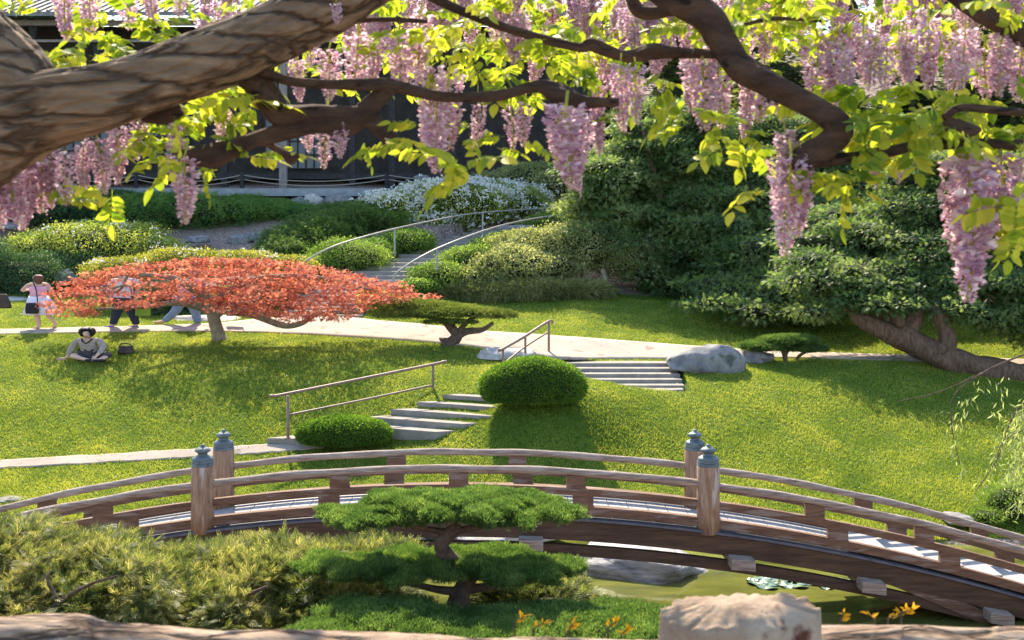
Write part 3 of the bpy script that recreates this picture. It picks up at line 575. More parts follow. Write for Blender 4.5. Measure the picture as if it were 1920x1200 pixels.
for i, (px, py, d, rx, ry, lab) in enumerate([(370, 452, 47, 26, 8, 'low rock edging the mulch bed beside the white-flowered azalea'), (975, 432, 46.5, 42, 9, 'pale rock beside the upper end of the right curved handrail'), (20, 425, 49, 26, 8, 'low pale rock under the flower cluster at the left edge'), (1795, 975, 24.2, 26, 9, 'pink-grey stone on the bank behind the right bridge steps')]):
    rock(lab, px, py, d, rx, ry, .5, M['rock'], 60 + i)

# ---------------------------------------------------------------- shrubs
def shrub(name, label, cat, blobs, n, tm, size, m, **kw):
    c = blobs[0][0]; root = empty(name, (c[0], c[1], tz(c[0], c[1])), label, cat)
    stem = kw.pop('stem', None); foliage('foliage', blobs, n, tm, size, m, root, **kw)
    mb = MB(); z0 = tz(c[0], c[1]); mb.tube([(c[0], c[1], z0 - .1), (c[0] + .05, c[1], (z0 + c[2]) / 2), (c[0], c[1], c[2])], [.05, .045, .03], 8, noise=.1); mb.build('stem', M['pine_bark'], root, True)
    return root
def ball(label, px, py, d, rx, ry, n, seed, cut=.52):
    c = W(px, py, d); s = d / F; root = empty('round_bush', (c.x, c.y, c.z - ry * s), label, 'bush'); b = [((c.x, c.y, c.z), (rx * s, rx * s * .62, ry * s))]
    # superellipsoid clipped dome
    nn = n; P, Nn = shell(b, nn, .93, .05, 2.6, .15, seed, fly=.06); P[:, 2] = np.maximum(P[:, 2], c.z - ry * s * (cut - .02) + rng.random(len(P)) * .05)
    D = norm(Nn + rng.normal(size=P.shape) * .7); v, f = inst(LEAF, P, D, rng.normal(size=P.shape), .045 * (.7 + .6 * rng.random(len(P)))); pr = [(v, f, 0)] + core(b, .91, .05, 2.6, seed)
    V, Fc, I = join(pr); V[:, 2] = np.maximum(V[:, 2], c.z - ry * s * cut); mesh_obj('foliage', V, Fc, [M['box'], M['core']], root, midx=I)
    mb = MB(); mb.tube([(c.x, c.y, c.z - ry * s * 1.15), (c.x + .03, c.y, c.z)], [.07, .05], 8); mb.build('stem', M['pine_bark'], root, True)
ball('large round clipped boxwood beside the top of the lower steps', 1000, 724, 28.3, 98, 53, 30000, 1)
ball('smaller flattened clipped boxwood beside the landing at the foot of the steps', 645, 813, 27.9, 87, 33, 22000, 2)
FL = M['white_flower']
shrub('azalea', 'low spreading azalea dotted white, left of the mulch bed', 'shrub', [PB(180, 462, 45, 150, 44, 1.75), PB(90, 470, 44.6, 80, 32, 1.3), PB(275, 468, 45, 70, 28, 1.2), PB(190, 440, 45.6, 100, 26, 1.2)], 26000, LEAF, .075, M['azalea'], extra=(900, FL, .07, .3), lump=.22, freq=1.1)
shrub('dark_shrub', 'dark bluish-green shrub above the woman in the white dress', 'shrub', [PB(55, 530, 42.5, 110, 55, 1.3), PB(130, 505, 43.5, 80, 34, 1.2), PB(-40, 520, 42.5, 90, 60, 1.4)], 24000, LEAFN, .11, M['darkleaf'], lump=.2)
shrub('rhododendron', 'dark strappy-leaved shrub under the terrace at the left', 'shrub', [PB(210, 372, 51.5, 50, 14, .8), PB(80, 395, 50, 90, 26, 1.2)], 9000, LEAFN, .16, M['darkleaf'])
shrub('juniper_groundcover', 'dark green juniper mat spreading below the house terrace', 'shrub', [PB(360, 400, 51, 190, 36, 1.8), PB(500, 398, 51.5, 90, 22, 1.4), PB(230, 392, 51.5, 100, 30, 1.4), PB(590, 400, 50.5, 70, 14, 1.0)], 26000, TUFT, .13, M['cover'], mode='flat', lump=.22)
shrub('yellow_shrub', 'yellow-green shrub with cream flowers peeping over the left of the maple crown', 'shrub', [PB(250, 505, 40.2, 90, 24, .9), PB(340, 495, 40.4, 90, 28, .9)], 12000, LEAF, .08, M['yellowleaf'], extra=(500, FL, .06, .2))
shrub('yellow_shrub', 'cream-tipped shrub behind the middle of the maple crown below the mulch bed', 'shrub', [PB(440, 492, 41, 90, 22, .9), PB(530, 498, 41, 60, 18, .8)], 10000, LEAF, .08, M['yellowleaf'], extra=(500, FL, .06, .2))
shrub('juniper_groundcover', 'mid-green feathery slope planting left of the curved handrail', 'shrub', [PB(590, 450, 46, 90, 38, 1.75), PB(660, 420, 47.5, 100, 32, 1.5), PB(540, 472, 44.5, 60, 24, 1.2), PB(700, 400, 49, 90, 24, 1.3)], 26000, TUFT, .12, M['pad'], mode='flat', lump=.25)
shrub('azalea', 'tall spreading azalea heavy with white flowers above the curved handrails', 'shrub', [PB(850, 385, 50, 130, 42, 1.75), PB(740, 398, 49, 90, 36, 1.4), PB(950, 385, 51, 90, 34, 1.3), PB(800, 420, 49, 80, 28, 1.2), PB(880, 360, 51.5, 120, 24, 1.4)], 36000, LEAF, .08, M['azalea'], extra=(5200, FL, .1, -.2), lump=.25, freq=1.2)
shrub('box_hedge', 'rounded green hedge mound at the foot of the left curved handrail', 'hedge', [PB(650, 484, 42.6, 80, 34, 1.0), PB(590, 500, 42, 50, 24, .8)], 15000, LEAF, .065, M['ivy'])
shrub('box_hedge', 'clipped darker hedge mound between the two curved handrails', 'hedge', [PB(765, 455, 44.8, 56, 26, .9), PB(700, 474, 43.8, 48, 26, .8)], 13000, LEAF, .06, M['box'])
shrub('ivy_bank', 'bright leafy groundcover right of the hillside steps', 'shrub', [PB(830, 518, 41.4, 66, 26, .8), PB(885, 490, 42.6, 62, 28, .8), PB(945, 462, 44.4, 62, 24, .8), PB(785, 538, 40.5, 40, 16, .6)], 22000, LEAF, .075, M['ivy'], lump=.2)
shrub('ivy_bank', 'green shrub under the upper end of the right curved handrail', 'shrub', [PB(1060, 425, 48, 90, 28, 1.2), PB(1140, 440, 47, 60, 26, 1.0)], 12000, LEAF, .08, M['ivy'])
shrub('grey_shrub', 'greyish shrub beside the house, left of the dark junipers', 'shrub', [PB(990, 335, 53, 70, 30, 1.2), PB(930, 345, 53, 50, 22, 1), PB(1050, 345, 52, 50, 34, 1)], 12000, LEAF, .1, M['pale'], lump=.25)
pl = shrub('pale_shrub', 'pale grey-green spreading shrub on the bank with a short pale trunk', 'shrub', [PB(1090, 465, 42.5, 140, 42, 1.3), PB(990, 500, 41.8, 110, 38, 1.2), PB(1180, 480, 42.5, 90, 40, 1.2), PB(900, 525, 41.3, 70, 24, .9), PB(1010, 452, 43, 90, 22, 1)], 42000, LEAF, .085, M['pale'], lump=.28, freq=1.2)
mb = MB(); curve_tube(mb, [(1134, 548, 41.3, 9), (1136, 530, 41.3, 6), (1130, 505, 41.5, 5)], 10, noise=.1); mb.build('trunk', M['maple_bark'], pl, True)
shrub('mondo_grass', 'arching mondo-grass fringe where the bank meets the upper lawn', 'plant', [PB(900, 550, 40.7, 70, 14, .5), PB(1000, 545, 40.8, 90, 18, .6), PB(1090, 545, 41, 60, 16, .5)], 12000, BLADES, .24, M['sedge'], mode='droop')
shrub('dark_shrub', 'dark shrub between the walking pair and the maple trunk', 'shrub', [PB(320, 560, 38.8, 60, 30, .6), PB(300, 590, 38.4, 50, 16, .5)], 7000, LEAF, .08, M['darkleaf'])
shrub('dark_shrub', 'dark leafy shrub under the right half of the maple, beside the hillside steps', 'shrub', [PB(490, 560, 39, 50, 26, .6), PB(520, 535, 39.6, 50, 22, .6)], 6000, LEAF, .08, M['darkleaf'])
shrub('dark_shrub', 'low olive shrub behind the twisted path pine', 'shrub', [PB(735, 575, 38.2, 50, 22, .6), PB(700, 560, 38.6, 30, 20, .5)], 6000, LEAF, .07, M['azalea'])
shrub('dark_shrub', 'bluish shrub on the bank behind the right end of the bridge', 'shrub', [PB(1900, 945, 24.6, 60, 36, .6), PB(1960, 930, 24.8, 60, 50, .6), PB(1850, 968, 24.2, 36, 14, .4)], 7000, LEAFN, .07, M['ivy'])

# ---------------------------------------------------------------- small trained trees
def tree(name, label, cat, base, limbs, pads, m, bark, tm, size, n, mode, seg=10, noise=.12, **kw):
    root = empty(name, base, label, cat); mb = MB()
    for i, lb in enumerate(limbs): curve_tube(mb, lb, seg, noise=noise, freq=4, seed=i)
    mb.build('trunk', bark, root, True)
    for k, pd in enumerate(pads if isinstance(pads[0], list) else [pads]): foliage('crown', pd, n if not isinstance(n, list) else n[k], tm, size, m, root, mode=mode, seed=k + 1, **kw)
    return root
tree('path_pine', 'small windswept pine with a twisted trunk on the lawn beside the pale path', 'tree', W(845, 648, 34),
     [[(835, 650, 34, 22), (848, 640, 34, 12), (856, 628, 34, 10), (842, 612, 34, 7), (826, 600, 34, 4), (800, 595, 34, 2)], [(853, 632, 34, 9), (875, 622, 34, 7), (905, 618, 34, 5), (925, 605, 34, 3)], [(858, 625, 34, 6), (880, 600, 34, 4), (900, 592, 34, 2)], [(856, 628, 34, 5), (850, 605, 34, 4), (866, 592, 34, 2)]],
     [PB(790, 590, 34, 75, 11, .5), PB(870, 588, 33.9, 80, 13, .5), PB(925, 592, 34.1, 50, 11, .4), PB(775, 574, 34.3, 75, 10, .5), PB(840, 578, 34.3, 60, 10, .5), PB(850, 605, 33.7, 45, 5, .3)], M['pine'], M['pine_bark'], TUFT, .07, 14000, 'up', corek=.5, lump=.3, lo=-.5)
tree('clipped_pine', 'low cloud-clipped pine beside the boulders right of the upper steps', 'tree', W(1472, 672, 33),
     [[(1472, 680, 33, 4), (1471, 665, 33, 5), (1462, 652, 33, 3), (1440, 645, 33, 2)], [(1471, 668, 33, 4), (1482, 655, 33, 3), (1512, 652, 33, 2)], [(1490, 680, 33.1, 3), (1500, 666, 33.1, 3), (1520, 656, 33, 2)]],
     [PB(1432, 651, 33, 46, 11, .5), PB(1480, 638, 33, 50, 10, .5), PB(1512, 655, 33, 38, 8, .4)], M['pad'], M['pine_bark'], TUFT, .06, 14000, 'up', corek=.7, lo=-.5)
# foreground cloud-pruned juniper, two tiers over a ground tier
tree('cloud_juniper', 'foreground cloud-pruned juniper with two flat green tiers in front of the bridge', 'tree', W(865, 1155, 12),
     [[(868, 1165, 12, 22), (862, 1135, 12, 22), (868, 1105, 12, 17), (880, 1085, 12, 14), (862, 1062, 12.1, 14), (838, 1040, 12.1, 15), (828, 1020, 12.1, 13), (845, 1000, 12.1, 12), (862, 985, 12.1, 8)],
      [(868, 1110, 12, 9), (820, 1105, 12, 7), (760, 1092, 12, 5), (690, 1080, 12, 3)], [(872, 1105, 12, 9), (930, 1098, 12, 7), (990, 1080, 12, 4)], [(850, 1000, 12.1, 7), (800, 992, 12.1, 5), (720, 978, 12.1, 3)], [(852, 998, 12.1, 7), (910, 985, 12.1, 5), (980, 970, 12.1, 3)], [(868, 1150, 12, 12), (885, 1165, 12, 9), (895, 1185, 12, 7)], [(858, 1150, 12, 10), (850, 1170, 12, 8)], [(880, 1085, 12, 8), (900, 1060, 12.1, 6), (940, 1050, 12.1, 3)]],
     [[PB(720, 966, 12.1, 100, 13, .45), PB(850, 954, 12.1, 145, 20, .55), PB(975, 962, 12.1, 95, 15, .45), PB(790, 947, 12.2, 105, 14, .5), PB(920, 947, 12.2, 95, 14, .5)], [PB(640, 1064, 11.9, 95, 10, .4), PB(780, 1064, 12.1, 125, 12, .5), PB(960, 1068, 12, 115, 12, .45), PB(860, 1054, 12.3, 140, 11, .5), PB(1035, 1070, 12, 45, 7, .3)]],
     M['pad'], M['pine_bark'], TUFT, .052, [42000, 42000], 'up', corek=.6, lump=.5, freq=5, lo=-.3, fly=.12, noise=.2, seg=16)
shrub('spreading_juniper', 'low green juniper mound at the foot of the cloud-pruned juniper', 'shrub', [PB(720, 1177, 11, 150, 26, .7), PB(880, 1192, 11, 160, 18, .6), PB(610, 1200, 10.8, 70, 16, .5)], 40000, TUFT, .05, M['pad'], mode='up', lump=.3, freq=4)
shrub('spreading_juniper', 'low green juniper mound left of the log-end post', 'shrub', [PB(1090, 1180, 11, 130, 22, .7), PB(1190, 1182, 10.8, 100, 22, .6), PB(980, 1184, 10.8, 110, 16, .5)], 34000, TUFT, .05, M['pad'], mode='up', lump=.3, freq=4)
# golden threadleaf cypresses
def cypress(label, blobs, n, seed, twigs):
    c = blobs[0][0]; root = empty('golden_cypress', (c[0], c[1], tz(c[0], c[1])), label, 'shrub')
    foliage('foliage', blobs, n, FR3, .17, M['gold'], root, mode='droop', lump=.4, freq=2.6, seed=seed, corek=.55, inner=.6, top=.5, keep=.7)
    mb = MB()
    for t in twigs: mb = MB(); curve_tube(mb, t, 8, noise=.15); mb.build('branch', M['pine_bark'], root, True)
cypress('broad golden threadleaf cypress at the lower left in front of the bridge', [PB(110, 1094, 12.5, 200, 60, 1.0), PB(-60, 1084, 12.5, 160, 80, 1.0), PB(220, 1124, 12.2, 160, 60, .9), PB(60, 1154, 12, 220, 50, .8), PB(300, 1069, 12.8, 90, 24, .6), PB(20, 1044, 12.9, 120, 30, .7), PB(170, 1044, 12.9, 110, 22, .6)], 56000, 3,
        [[(60, 1180, 11.5, 8), (110, 1130, 11.5, 5), (170, 1095, 11.5, 3), (220, 1080, 11.5, 2)], [(110, 1130, 11.5, 4), (90, 1090, 11.5, 3), (95, 1070, 11.5, 2)], [(240, 1185, 11.6, 7), (265, 1120, 11.6, 4), (260, 1080, 11.6, 2)]])
cypress('golden threadleaf cypress with ragged tips left of the cloud-pruned juniper', [PB(500, 1086, 12.9, 150, 48, .9), PB(430, 1126, 12.5, 160, 56, .9), PB(620, 1106, 12.8, 130, 52, .9), PB(560, 1156, 12.4, 170, 36, .8), PB(660, 1051, 13.3, 110, 20, .5), PB(450, 1051, 13.2, 70, 16, .5)], 54000, 6,
        [[(420, 1185, 11.9, 7), (440, 1130, 11.9, 5), (500, 1100, 11.9, 3)], [(560, 1180, 12, 6), (600, 1130, 12, 4), (640, 1110, 12, 2)]])
cypress('small tuft of golden cypress between the two clipped juniper tiers and the pond', [PB(1010, 1118, 12.8, 90, 26, .5), PB(950, 1108, 12.9, 60, 22, .5)], 9000, 9, [[(1000, 1165, 12.6, 4), (1010, 1120, 12.6, 2)]])

# ---------------------------------------------------------------- red maple
def maple_pads():
    r = random.Random(3); out = []; top = lambda x: float(np.interp(x, [92, 130, 200, 290, 400, 500, 600, 700, 770, 815], [572, 535, 508, 492, 484, 488, 502, 526, 545, 560])); bot = lambda x: float(np.interp(x, [92, 160, 300, 420, 450, 560, 680, 730, 815], [580, 592, 572, 585, 600, 606, 580, 566, 564]))
    x = 100
    while x < 812:
        a, b = top(x), bot(x); y = a + 6; 
        while y < b - 2:
            fx = (x - 440) / 370; d = 34.5 + r.uniform(-1.5, 1.3) * math.sqrt(max(.05, 1 - fx * fx)) - (y - a) / 90
            if not (196 < x < 262 and 512 < y < 560): out.append(PB(x + r.uniform(-14, 14), y, d, r.uniform(26, 46), r.uniform(5, 9), r.uniform(.35, .6)))
            y += r.uniform(13, 22)
        x += r.uniform(18, 29)
    return out
tree('red_maple', 'umbrella-shaped red laceleaf maple with a pale trunk on the left lawn', 'tree', W(410, 635, 34.4),
     [[(412, 642, 34.4, 17), (409, 627, 34.4, 12.5), (403, 605, 34.4, 11.5), (399, 588, 34.4, 12), (392, 565, 34.4, 12), (360, 540, 34.4, 8), (320, 520, 34.4, 5), (260, 515, 34.2, 3)], [(402, 592, 34.4, 9), (430, 578, 34.4, 7), (480, 592, 34.2, 7), (530, 610, 34, 6), (565, 606, 34, 5), (600, 588, 34, 4), (680, 585, 34, 3)], [(398, 582, 34.4, 10), (340, 568, 34.4, 6), (270, 575, 34.3, 4), (180, 580, 34.3, 2)], [(400, 575, 34.4, 10), (430, 545, 34.4, 7), (500, 520, 34.4, 5), (600, 520, 34.4, 3), (700, 545, 34.4, 2)], [(240, 515, 34.2, 2.5), (228, 540, 34.2, 2.5), (212, 550, 34.2, 2)], [(212, 540, 34.1, 2), (240, 535, 34.1, 2), (248, 552, 34.1, 1.5)]],
     maple_pads(),
     M['maple'], M['maple_bark'], MAPLE, .092, 13500, 'droop', corek=0, lump=.3, freq=1.6, inner=.4, keep=.3, noise=.08, fly=.5)

# ---------------------------------------------------------------- big leaning juniper and background trees
jt = [[(2060, 750, 32.6, 32), (1960, 716, 32.7, 27), (1880, 700, 32.8, 24), (1800, 680, 33, 24), (1730, 652, 33.2, 23), (1690, 620, 33.5, 20), (1665, 590, 33.8, 20), (1630, 565, 34, 14), (1595, 548, 34.3, 9), (1560, 540, 34.6, 4)],
      [(1720, 645, 33.3, 22), (1655, 620, 33.4, 17), (1610, 595, 33.5, 13), (1590, 575, 33.8, 8), (1560, 560, 34, 4)],
      [(1745, 662, 33, 16), (1775, 650, 33, 16), (1772, 615, 33.1, 15), (1758, 580, 33.3, 14), (1765, 540, 34.2, 11), (1785, 470, 35.6, 7), (1810, 420, 36.4, 4)],
      [(1700, 630, 33.4, 16), (1715, 590, 33.6, 15), (1705, 550, 34.6, 10), (1700, 510, 35.6, 6), (1710, 480, 36.2, 3)],
      [(1690, 610, 33.2, 10), (1670, 580, 33.2, 9), (1640, 565, 33.4, 7)]]
def canopy(x0, x1, dep, seed, top, bot, step=(34, 50), rx=(50, 90), ry=(15, 26)):
    r = random.Random(seed); out = []; x = x0
    while x < x1:
        b = bot(x); y = b - 6 - r.uniform(0, 16)
        while y > top(x):
            out.append(PB(x + r.uniform(-20, 20), y, dep(x, y) + r.uniform(-.7, .9), r.uniform(*rx), r.uniform(*ry), r.uniform(.8, 1.3))); y -= r.uniform(22, 38)
        x += r.uniform(*step)
    return out
JB = lambda x: float(np.interp(x, [1080, 1150, 1250, 1330, 1400, 1500, 1600, 1700, 1800, 1900, 2000], [420, 470, 560, 575, 590, 600, 585, 575, 585, 630, 650]))
jp = canopy(1540, 2030, lambda x, y: 33.8 + max(0, 560 - y) * (.014 if x > 1700 else .022), 4, lambda x: 300 if x > 1700 else 400, JB)
tree('leaning_juniper', 'huge dark juniper with a twisted trunk leaning in from the right', 'tree', W(1960, 720, 32.7), jt, jp, M['juniper'], M['juniper_bark'], FR2, .18, 78000, 'droop', corek=.55, lump=.3, freq=1.6, inner=.5, keep=.35, seg=22, noise=.16)
def jun(label, base, limbs, pads, n): tree('juniper_tree', label, 'tree', base, limbs, pads, M['juniper'], M['juniper_bark'], FR2, .21, int(n * 1.8), 'droop', corek=.55, lump=.3, freq=1.5, inner=.5, keep=.35, noise=.15)
jun('spreading dark green juniper between the pale shrub and the leaning juniper', W(1290, 560, 42.5), [[(1290, 575, 42.5, 14), (1280, 500, 42.7, 12), (1250, 420, 43, 9), (1220, 300, 43.5, 6), (1200, 220, 44, 3)], [(1282, 500, 42.6, 8), (1350, 450, 42.6, 6), (1400, 420, 42.6, 4)], [(1265, 450, 42.8, 8), (1200, 420, 42.6, 5), (1150, 400, 42.6, 3)]],
    canopy(1110, 1370, lambda x, y: 41.5 + (560 - y) * .009, 8, lambda x: float(np.interp(x, [1100, 1160, 1220], [330, 250, 205])), JB), 34000)
jun('tall dark green juniper behind the leaning juniper, under the bending wisteria branch', W(1520, 570, 42), [[(1520, 575, 42, 16), (1515, 480, 43, 13), (1530, 360, 44.4, 10), (1520, 230, 45, 5)], [(1515, 480, 44, 8), (1440, 430, 44, 6), (1390, 410, 44, 4)], [(1525, 420, 44.2, 8), (1600, 380, 44.2, 6), (1660, 360, 44.2, 3)]],
    canopy(1360, 1740, lambda x, y: 37.5 + max(0, 590 - y) * .026, 9, lambda x: 215, lambda x: JB(x) if x < 1560 else 480), 46000)
def conifer(label, px, pybase, pytop, d, wpx, n, seed):
    b = W(px, pybase, d); s = d / F; H = (pybase - pytop) * s; Wd = wpx * s; root = empty('background_conifer', (b.x, b.y, tz(b.x, b.y)), label, 'tree')
    r = random.Random(seed); bl = []
    for k in range(13):
        t = k / 12; z = b.z + H * (.06 + .92 * t); rr = Wd * (1 - .72 * t) * (.75 + .5 * r.random()); a = r.random() * 6.28; bl.append(((b.x + math.cos(a) * rr * .45, b.y + math.sin(a) * rr * .4, z), (rr * .8, rr * .7, H * .07 + .25)))
    foliage('crown', bl, n, FROND, .34, M['backtree'], root, mode='flat', corek=.55, lump=.4, freq=.8, inner=.55, seed=seed)
    mb = MB(); mb.tube([(b.x, b.y, tz(b.x, b.y) - .3), (b.x, b.y, b.z + H * .5), (b.x, b.y, b.z + H)], [.3, .2, .05], 10, noise=.1); mb.build('trunk', M['pine_bark'], root, True)
for i, (px, pb, pt, d, wp, lab) in enumerate([(1150, 470, 40, 62, 110, 'dark conifer behind the hanging flower spray right of the house'), (1290, 480, -20, 63, 120, 'tall dark conifer behind the left edge of the leaning juniper'), (1420, 490, -30, 66, 130, 'tall dark conifer behind the middle of the leaning juniper'),
        (1570, 490, -30, 64, 130, 'tall dark conifer behind the thick bending wisteria branch'), (1710, 500, -30, 67, 130, 'tall dark conifer behind the juniper trunk'), (1860, 500, -40, 64, 140, 'tall dark conifer behind the far right flower sprays'), (2010, 500, -40, 62, 150, 'dark conifer at the right edge of the garden'), (2170, 500, -200, 48, 150, 'dark conifer beyond the right edge of the garden'), (-260, 450, 40, 52, 140, 'dark conifer beyond the left end of the house')]):
    conifer(lab, px, pb, pt, d, wp, 9000, i + 5)
conifer('broad dark tree behind the house roof', 700, 300, -330, 76, 300, 9000, 40)
conifer('broad dark tree behind the left end of the house roof', 150, 300, -360, 78, 300, 9000, 41)
conifer('broad dark tree behind the right end of the house', 1100, 300, -360, 76, 240, 9000, 42)
conifer('very tall dark tree far behind the conifers, above the middle flower sprays', 1430, 300, -330, 80, 230, 9000, 43)
conifer('very tall dark tree far behind the conifers, above the right flower sprays', 1800, 300, -340, 82, 250, 9000, 44)

# ---------------------------------------------------------------- house
HD = 56.5; hs = HD / F
def hp(px, py, dy=0): return W(px, py, HD) + Vector((0, dy, 0))
hz = hp(0, 352).z
ho = empty('garden_house', (hp(500, 352).x, HD, hz), 'dark timber Japanese house with deep eaves and paper windows at the top of the garden', 'house')
HX0, HX1 = hp(-260, 0).x, hp(1130, 0).x; HXM = (HX0 + HX1) / 2; HW = HX1 - HX0; HT = hp(0, 34).z
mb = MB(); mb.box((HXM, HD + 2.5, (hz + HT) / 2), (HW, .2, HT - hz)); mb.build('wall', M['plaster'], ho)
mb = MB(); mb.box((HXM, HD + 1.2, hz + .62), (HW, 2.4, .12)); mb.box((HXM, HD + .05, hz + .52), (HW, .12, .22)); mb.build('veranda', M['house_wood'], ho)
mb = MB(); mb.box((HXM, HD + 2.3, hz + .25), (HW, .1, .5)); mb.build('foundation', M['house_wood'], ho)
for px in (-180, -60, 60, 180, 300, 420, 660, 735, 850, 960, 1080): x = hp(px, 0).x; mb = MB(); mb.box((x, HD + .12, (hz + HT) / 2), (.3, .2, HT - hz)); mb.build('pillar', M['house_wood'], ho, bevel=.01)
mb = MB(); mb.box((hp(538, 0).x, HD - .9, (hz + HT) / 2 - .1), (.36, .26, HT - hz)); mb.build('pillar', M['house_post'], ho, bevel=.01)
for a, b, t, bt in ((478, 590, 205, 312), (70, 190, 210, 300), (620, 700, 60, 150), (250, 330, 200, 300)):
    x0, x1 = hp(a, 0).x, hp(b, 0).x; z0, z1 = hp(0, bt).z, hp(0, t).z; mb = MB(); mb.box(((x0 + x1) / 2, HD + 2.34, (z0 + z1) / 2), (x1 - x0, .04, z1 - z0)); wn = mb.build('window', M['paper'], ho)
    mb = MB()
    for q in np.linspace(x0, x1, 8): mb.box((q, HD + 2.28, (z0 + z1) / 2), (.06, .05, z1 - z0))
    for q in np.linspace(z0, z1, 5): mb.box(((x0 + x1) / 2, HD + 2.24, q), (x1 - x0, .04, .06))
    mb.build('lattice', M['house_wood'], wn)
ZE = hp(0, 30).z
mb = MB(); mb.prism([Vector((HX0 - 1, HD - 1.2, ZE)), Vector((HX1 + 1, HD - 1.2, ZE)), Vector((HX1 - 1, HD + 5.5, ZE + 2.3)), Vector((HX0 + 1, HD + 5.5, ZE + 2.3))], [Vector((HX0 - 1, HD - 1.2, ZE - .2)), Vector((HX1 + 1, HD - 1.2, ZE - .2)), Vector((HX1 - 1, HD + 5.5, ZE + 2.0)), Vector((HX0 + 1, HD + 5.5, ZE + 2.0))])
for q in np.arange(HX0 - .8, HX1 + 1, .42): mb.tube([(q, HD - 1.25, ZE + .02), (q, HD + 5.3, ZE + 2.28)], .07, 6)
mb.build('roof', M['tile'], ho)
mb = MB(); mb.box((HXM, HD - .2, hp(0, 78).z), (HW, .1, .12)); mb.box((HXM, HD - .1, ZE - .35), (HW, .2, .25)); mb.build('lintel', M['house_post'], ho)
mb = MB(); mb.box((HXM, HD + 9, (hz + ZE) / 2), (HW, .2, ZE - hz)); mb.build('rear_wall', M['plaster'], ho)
# terrace, rope fence, stone lantern
tr = MB(); za = hp(0, 357).z; tr.box((hp(420, 0).x, HD - 2.2, hp(0, 358).z - .15), (hp(1000, 0).x - hp(-160, 0).x, 2.6, .34)); tag(tr.build('terrace', mat('terrace_stone', (.2, .22, .24), .9, (.32, .34, .36), 3, .4, 12)), kind='structure')
rf = empty('rope_fence', (hp(500, 352).x, HD - 1.6, za), 'low rope fence on short dark posts along the house terrace', 'fence'); zf = za + .05
fx = [hp(p, 0).x for p in (-60, 90, 275, 468, 732, 990)]
for x in fx: mb = MB(); mb.tube([(x, HD - 1.6, zf - .2), (x, HD - 1.6, zf + .72)], .1, 8); mb.build('post', M['house_wood'], rf)
for a, b in zip(fx, fx[1:]):
    for hh in (.62, .42): mb = MB(); mb.tube([(a + (b - a) * t, HD - 1.6, zf + hh - .3 * 4 * t * (1 - t)) for t in np.linspace(0, 1, 16)], .022, 6); mb.build('rope', M['rope'], rf)
lc = W(790, 348, 53); sn = empty('stone_lantern', lc - Vector((0, 0, .9)), 'low grey stone lantern with a rounded cap behind the flowering azalea', 'lantern')
mb = MB(); mb.lathe(lc, [(.78, -.08), (.85, 0), (.7, .1), (.35, .2), (.2, .24)], 24); mb.build('cap', M['rock'], sn, True)
mb = MB(); mb.lathe(lc, [(.2, .22), (.34, .28), (.36, .38), (.22, .46), (.05, .48)], 20); mb.build('finial', M['rock'], sn, True)
mb = MB(); mb.lathe(lc - Vector((0, 0, 1)), [(.5, 0), (.4, .2), (.3, .4), (.42, .6), (.45, .92)], 20); mb.build('pedestal', M['rock'], sn, True)

# ---------------------------------------------------------------- willow at the right edge
wl = empty('willow', W(1990, 980, 17), 'willow trailing pale green twigs in from the right edge', 'tree')
mb = MB()
for lb in ([(2060, 1000, 18, 20), (2040, 800, 17.6, 16), (2000, 640, 17, 12), (2050, 500, 17, 8)], [(2000, 640, 17, 3), (1920, 665, 16.8, 2), (1850, 695, 16.6, 1.75), (1790, 740, 16.5, 1.3), (1785, 800, 16.5, 1.2), (1800, 870, 16.5, .8)], [(1850, 695, 16.6, 1.2), (1760, 735, 16.5, .9), (1685, 752, 16.5, .7)], [(1950, 720, 16.6, 2), (1900, 780, 16.5, 1.75), (1870, 860, 16.5, 1.2), (1830, 920, 16.4, .8)], [(1930, 800, 16.6, 1.2), (1880, 830, 16.6, 1), (1865, 880, 16.5, .8)]): curve_tube(mb, lb, 6)
mb.build('trunk', M['pine_bark'], wl, True)
P = []; 
for a, b, c, d in [((1995, 650), (1930, 760), (1900, 870), 60), ((2010, 640), (1960, 780), (1915, 910), 70), ((1985, 690), (1920, 790), (1885, 830), 40), ((2020, 660), (1980, 830), (1925, 940), 70), ((1960, 720), (1925, 760), (1905, 800), 60), ((2030, 700), (1970, 860), (1900, 960), 120), ((2010, 680), (1930, 800), (1895, 900), 110), ((1880, 700), (1865, 800), (1870, 880), 14), ((1850, 700), (1800, 760), (1790, 800), 10), ((1795, 790), (1785, 840), (1800, 875), 7), ((1880, 840), (1850, 900), (1830, 925), 8), ((2040, 650), (2000, 850), (1960, 960), 70), ((2000, 720), (1925, 840), (1915, 890), 60)]:
    for t in rng.random(d * 4): q = (1 - t) ** 2 * np.array(a) + 2 * t * (1 - t) * np.array(b) + t * t * np.array(c) + rng.normal(size=2) * 9; P.append(W(q[0], q[1], 16.6 + rng.normal() * .35))
P = np.array(P); n = len(P); v, f = inst(tmpl_leaf(1, .2), P, norm(rng.normal(size=(n, 3)) * .5 + np.array([0, 0, -.8])), rng.normal(size=(n, 3)), .11 * (.6 + .7 * rng.random(n))); mesh_obj('leaves', v, f, M['willow'], wl)

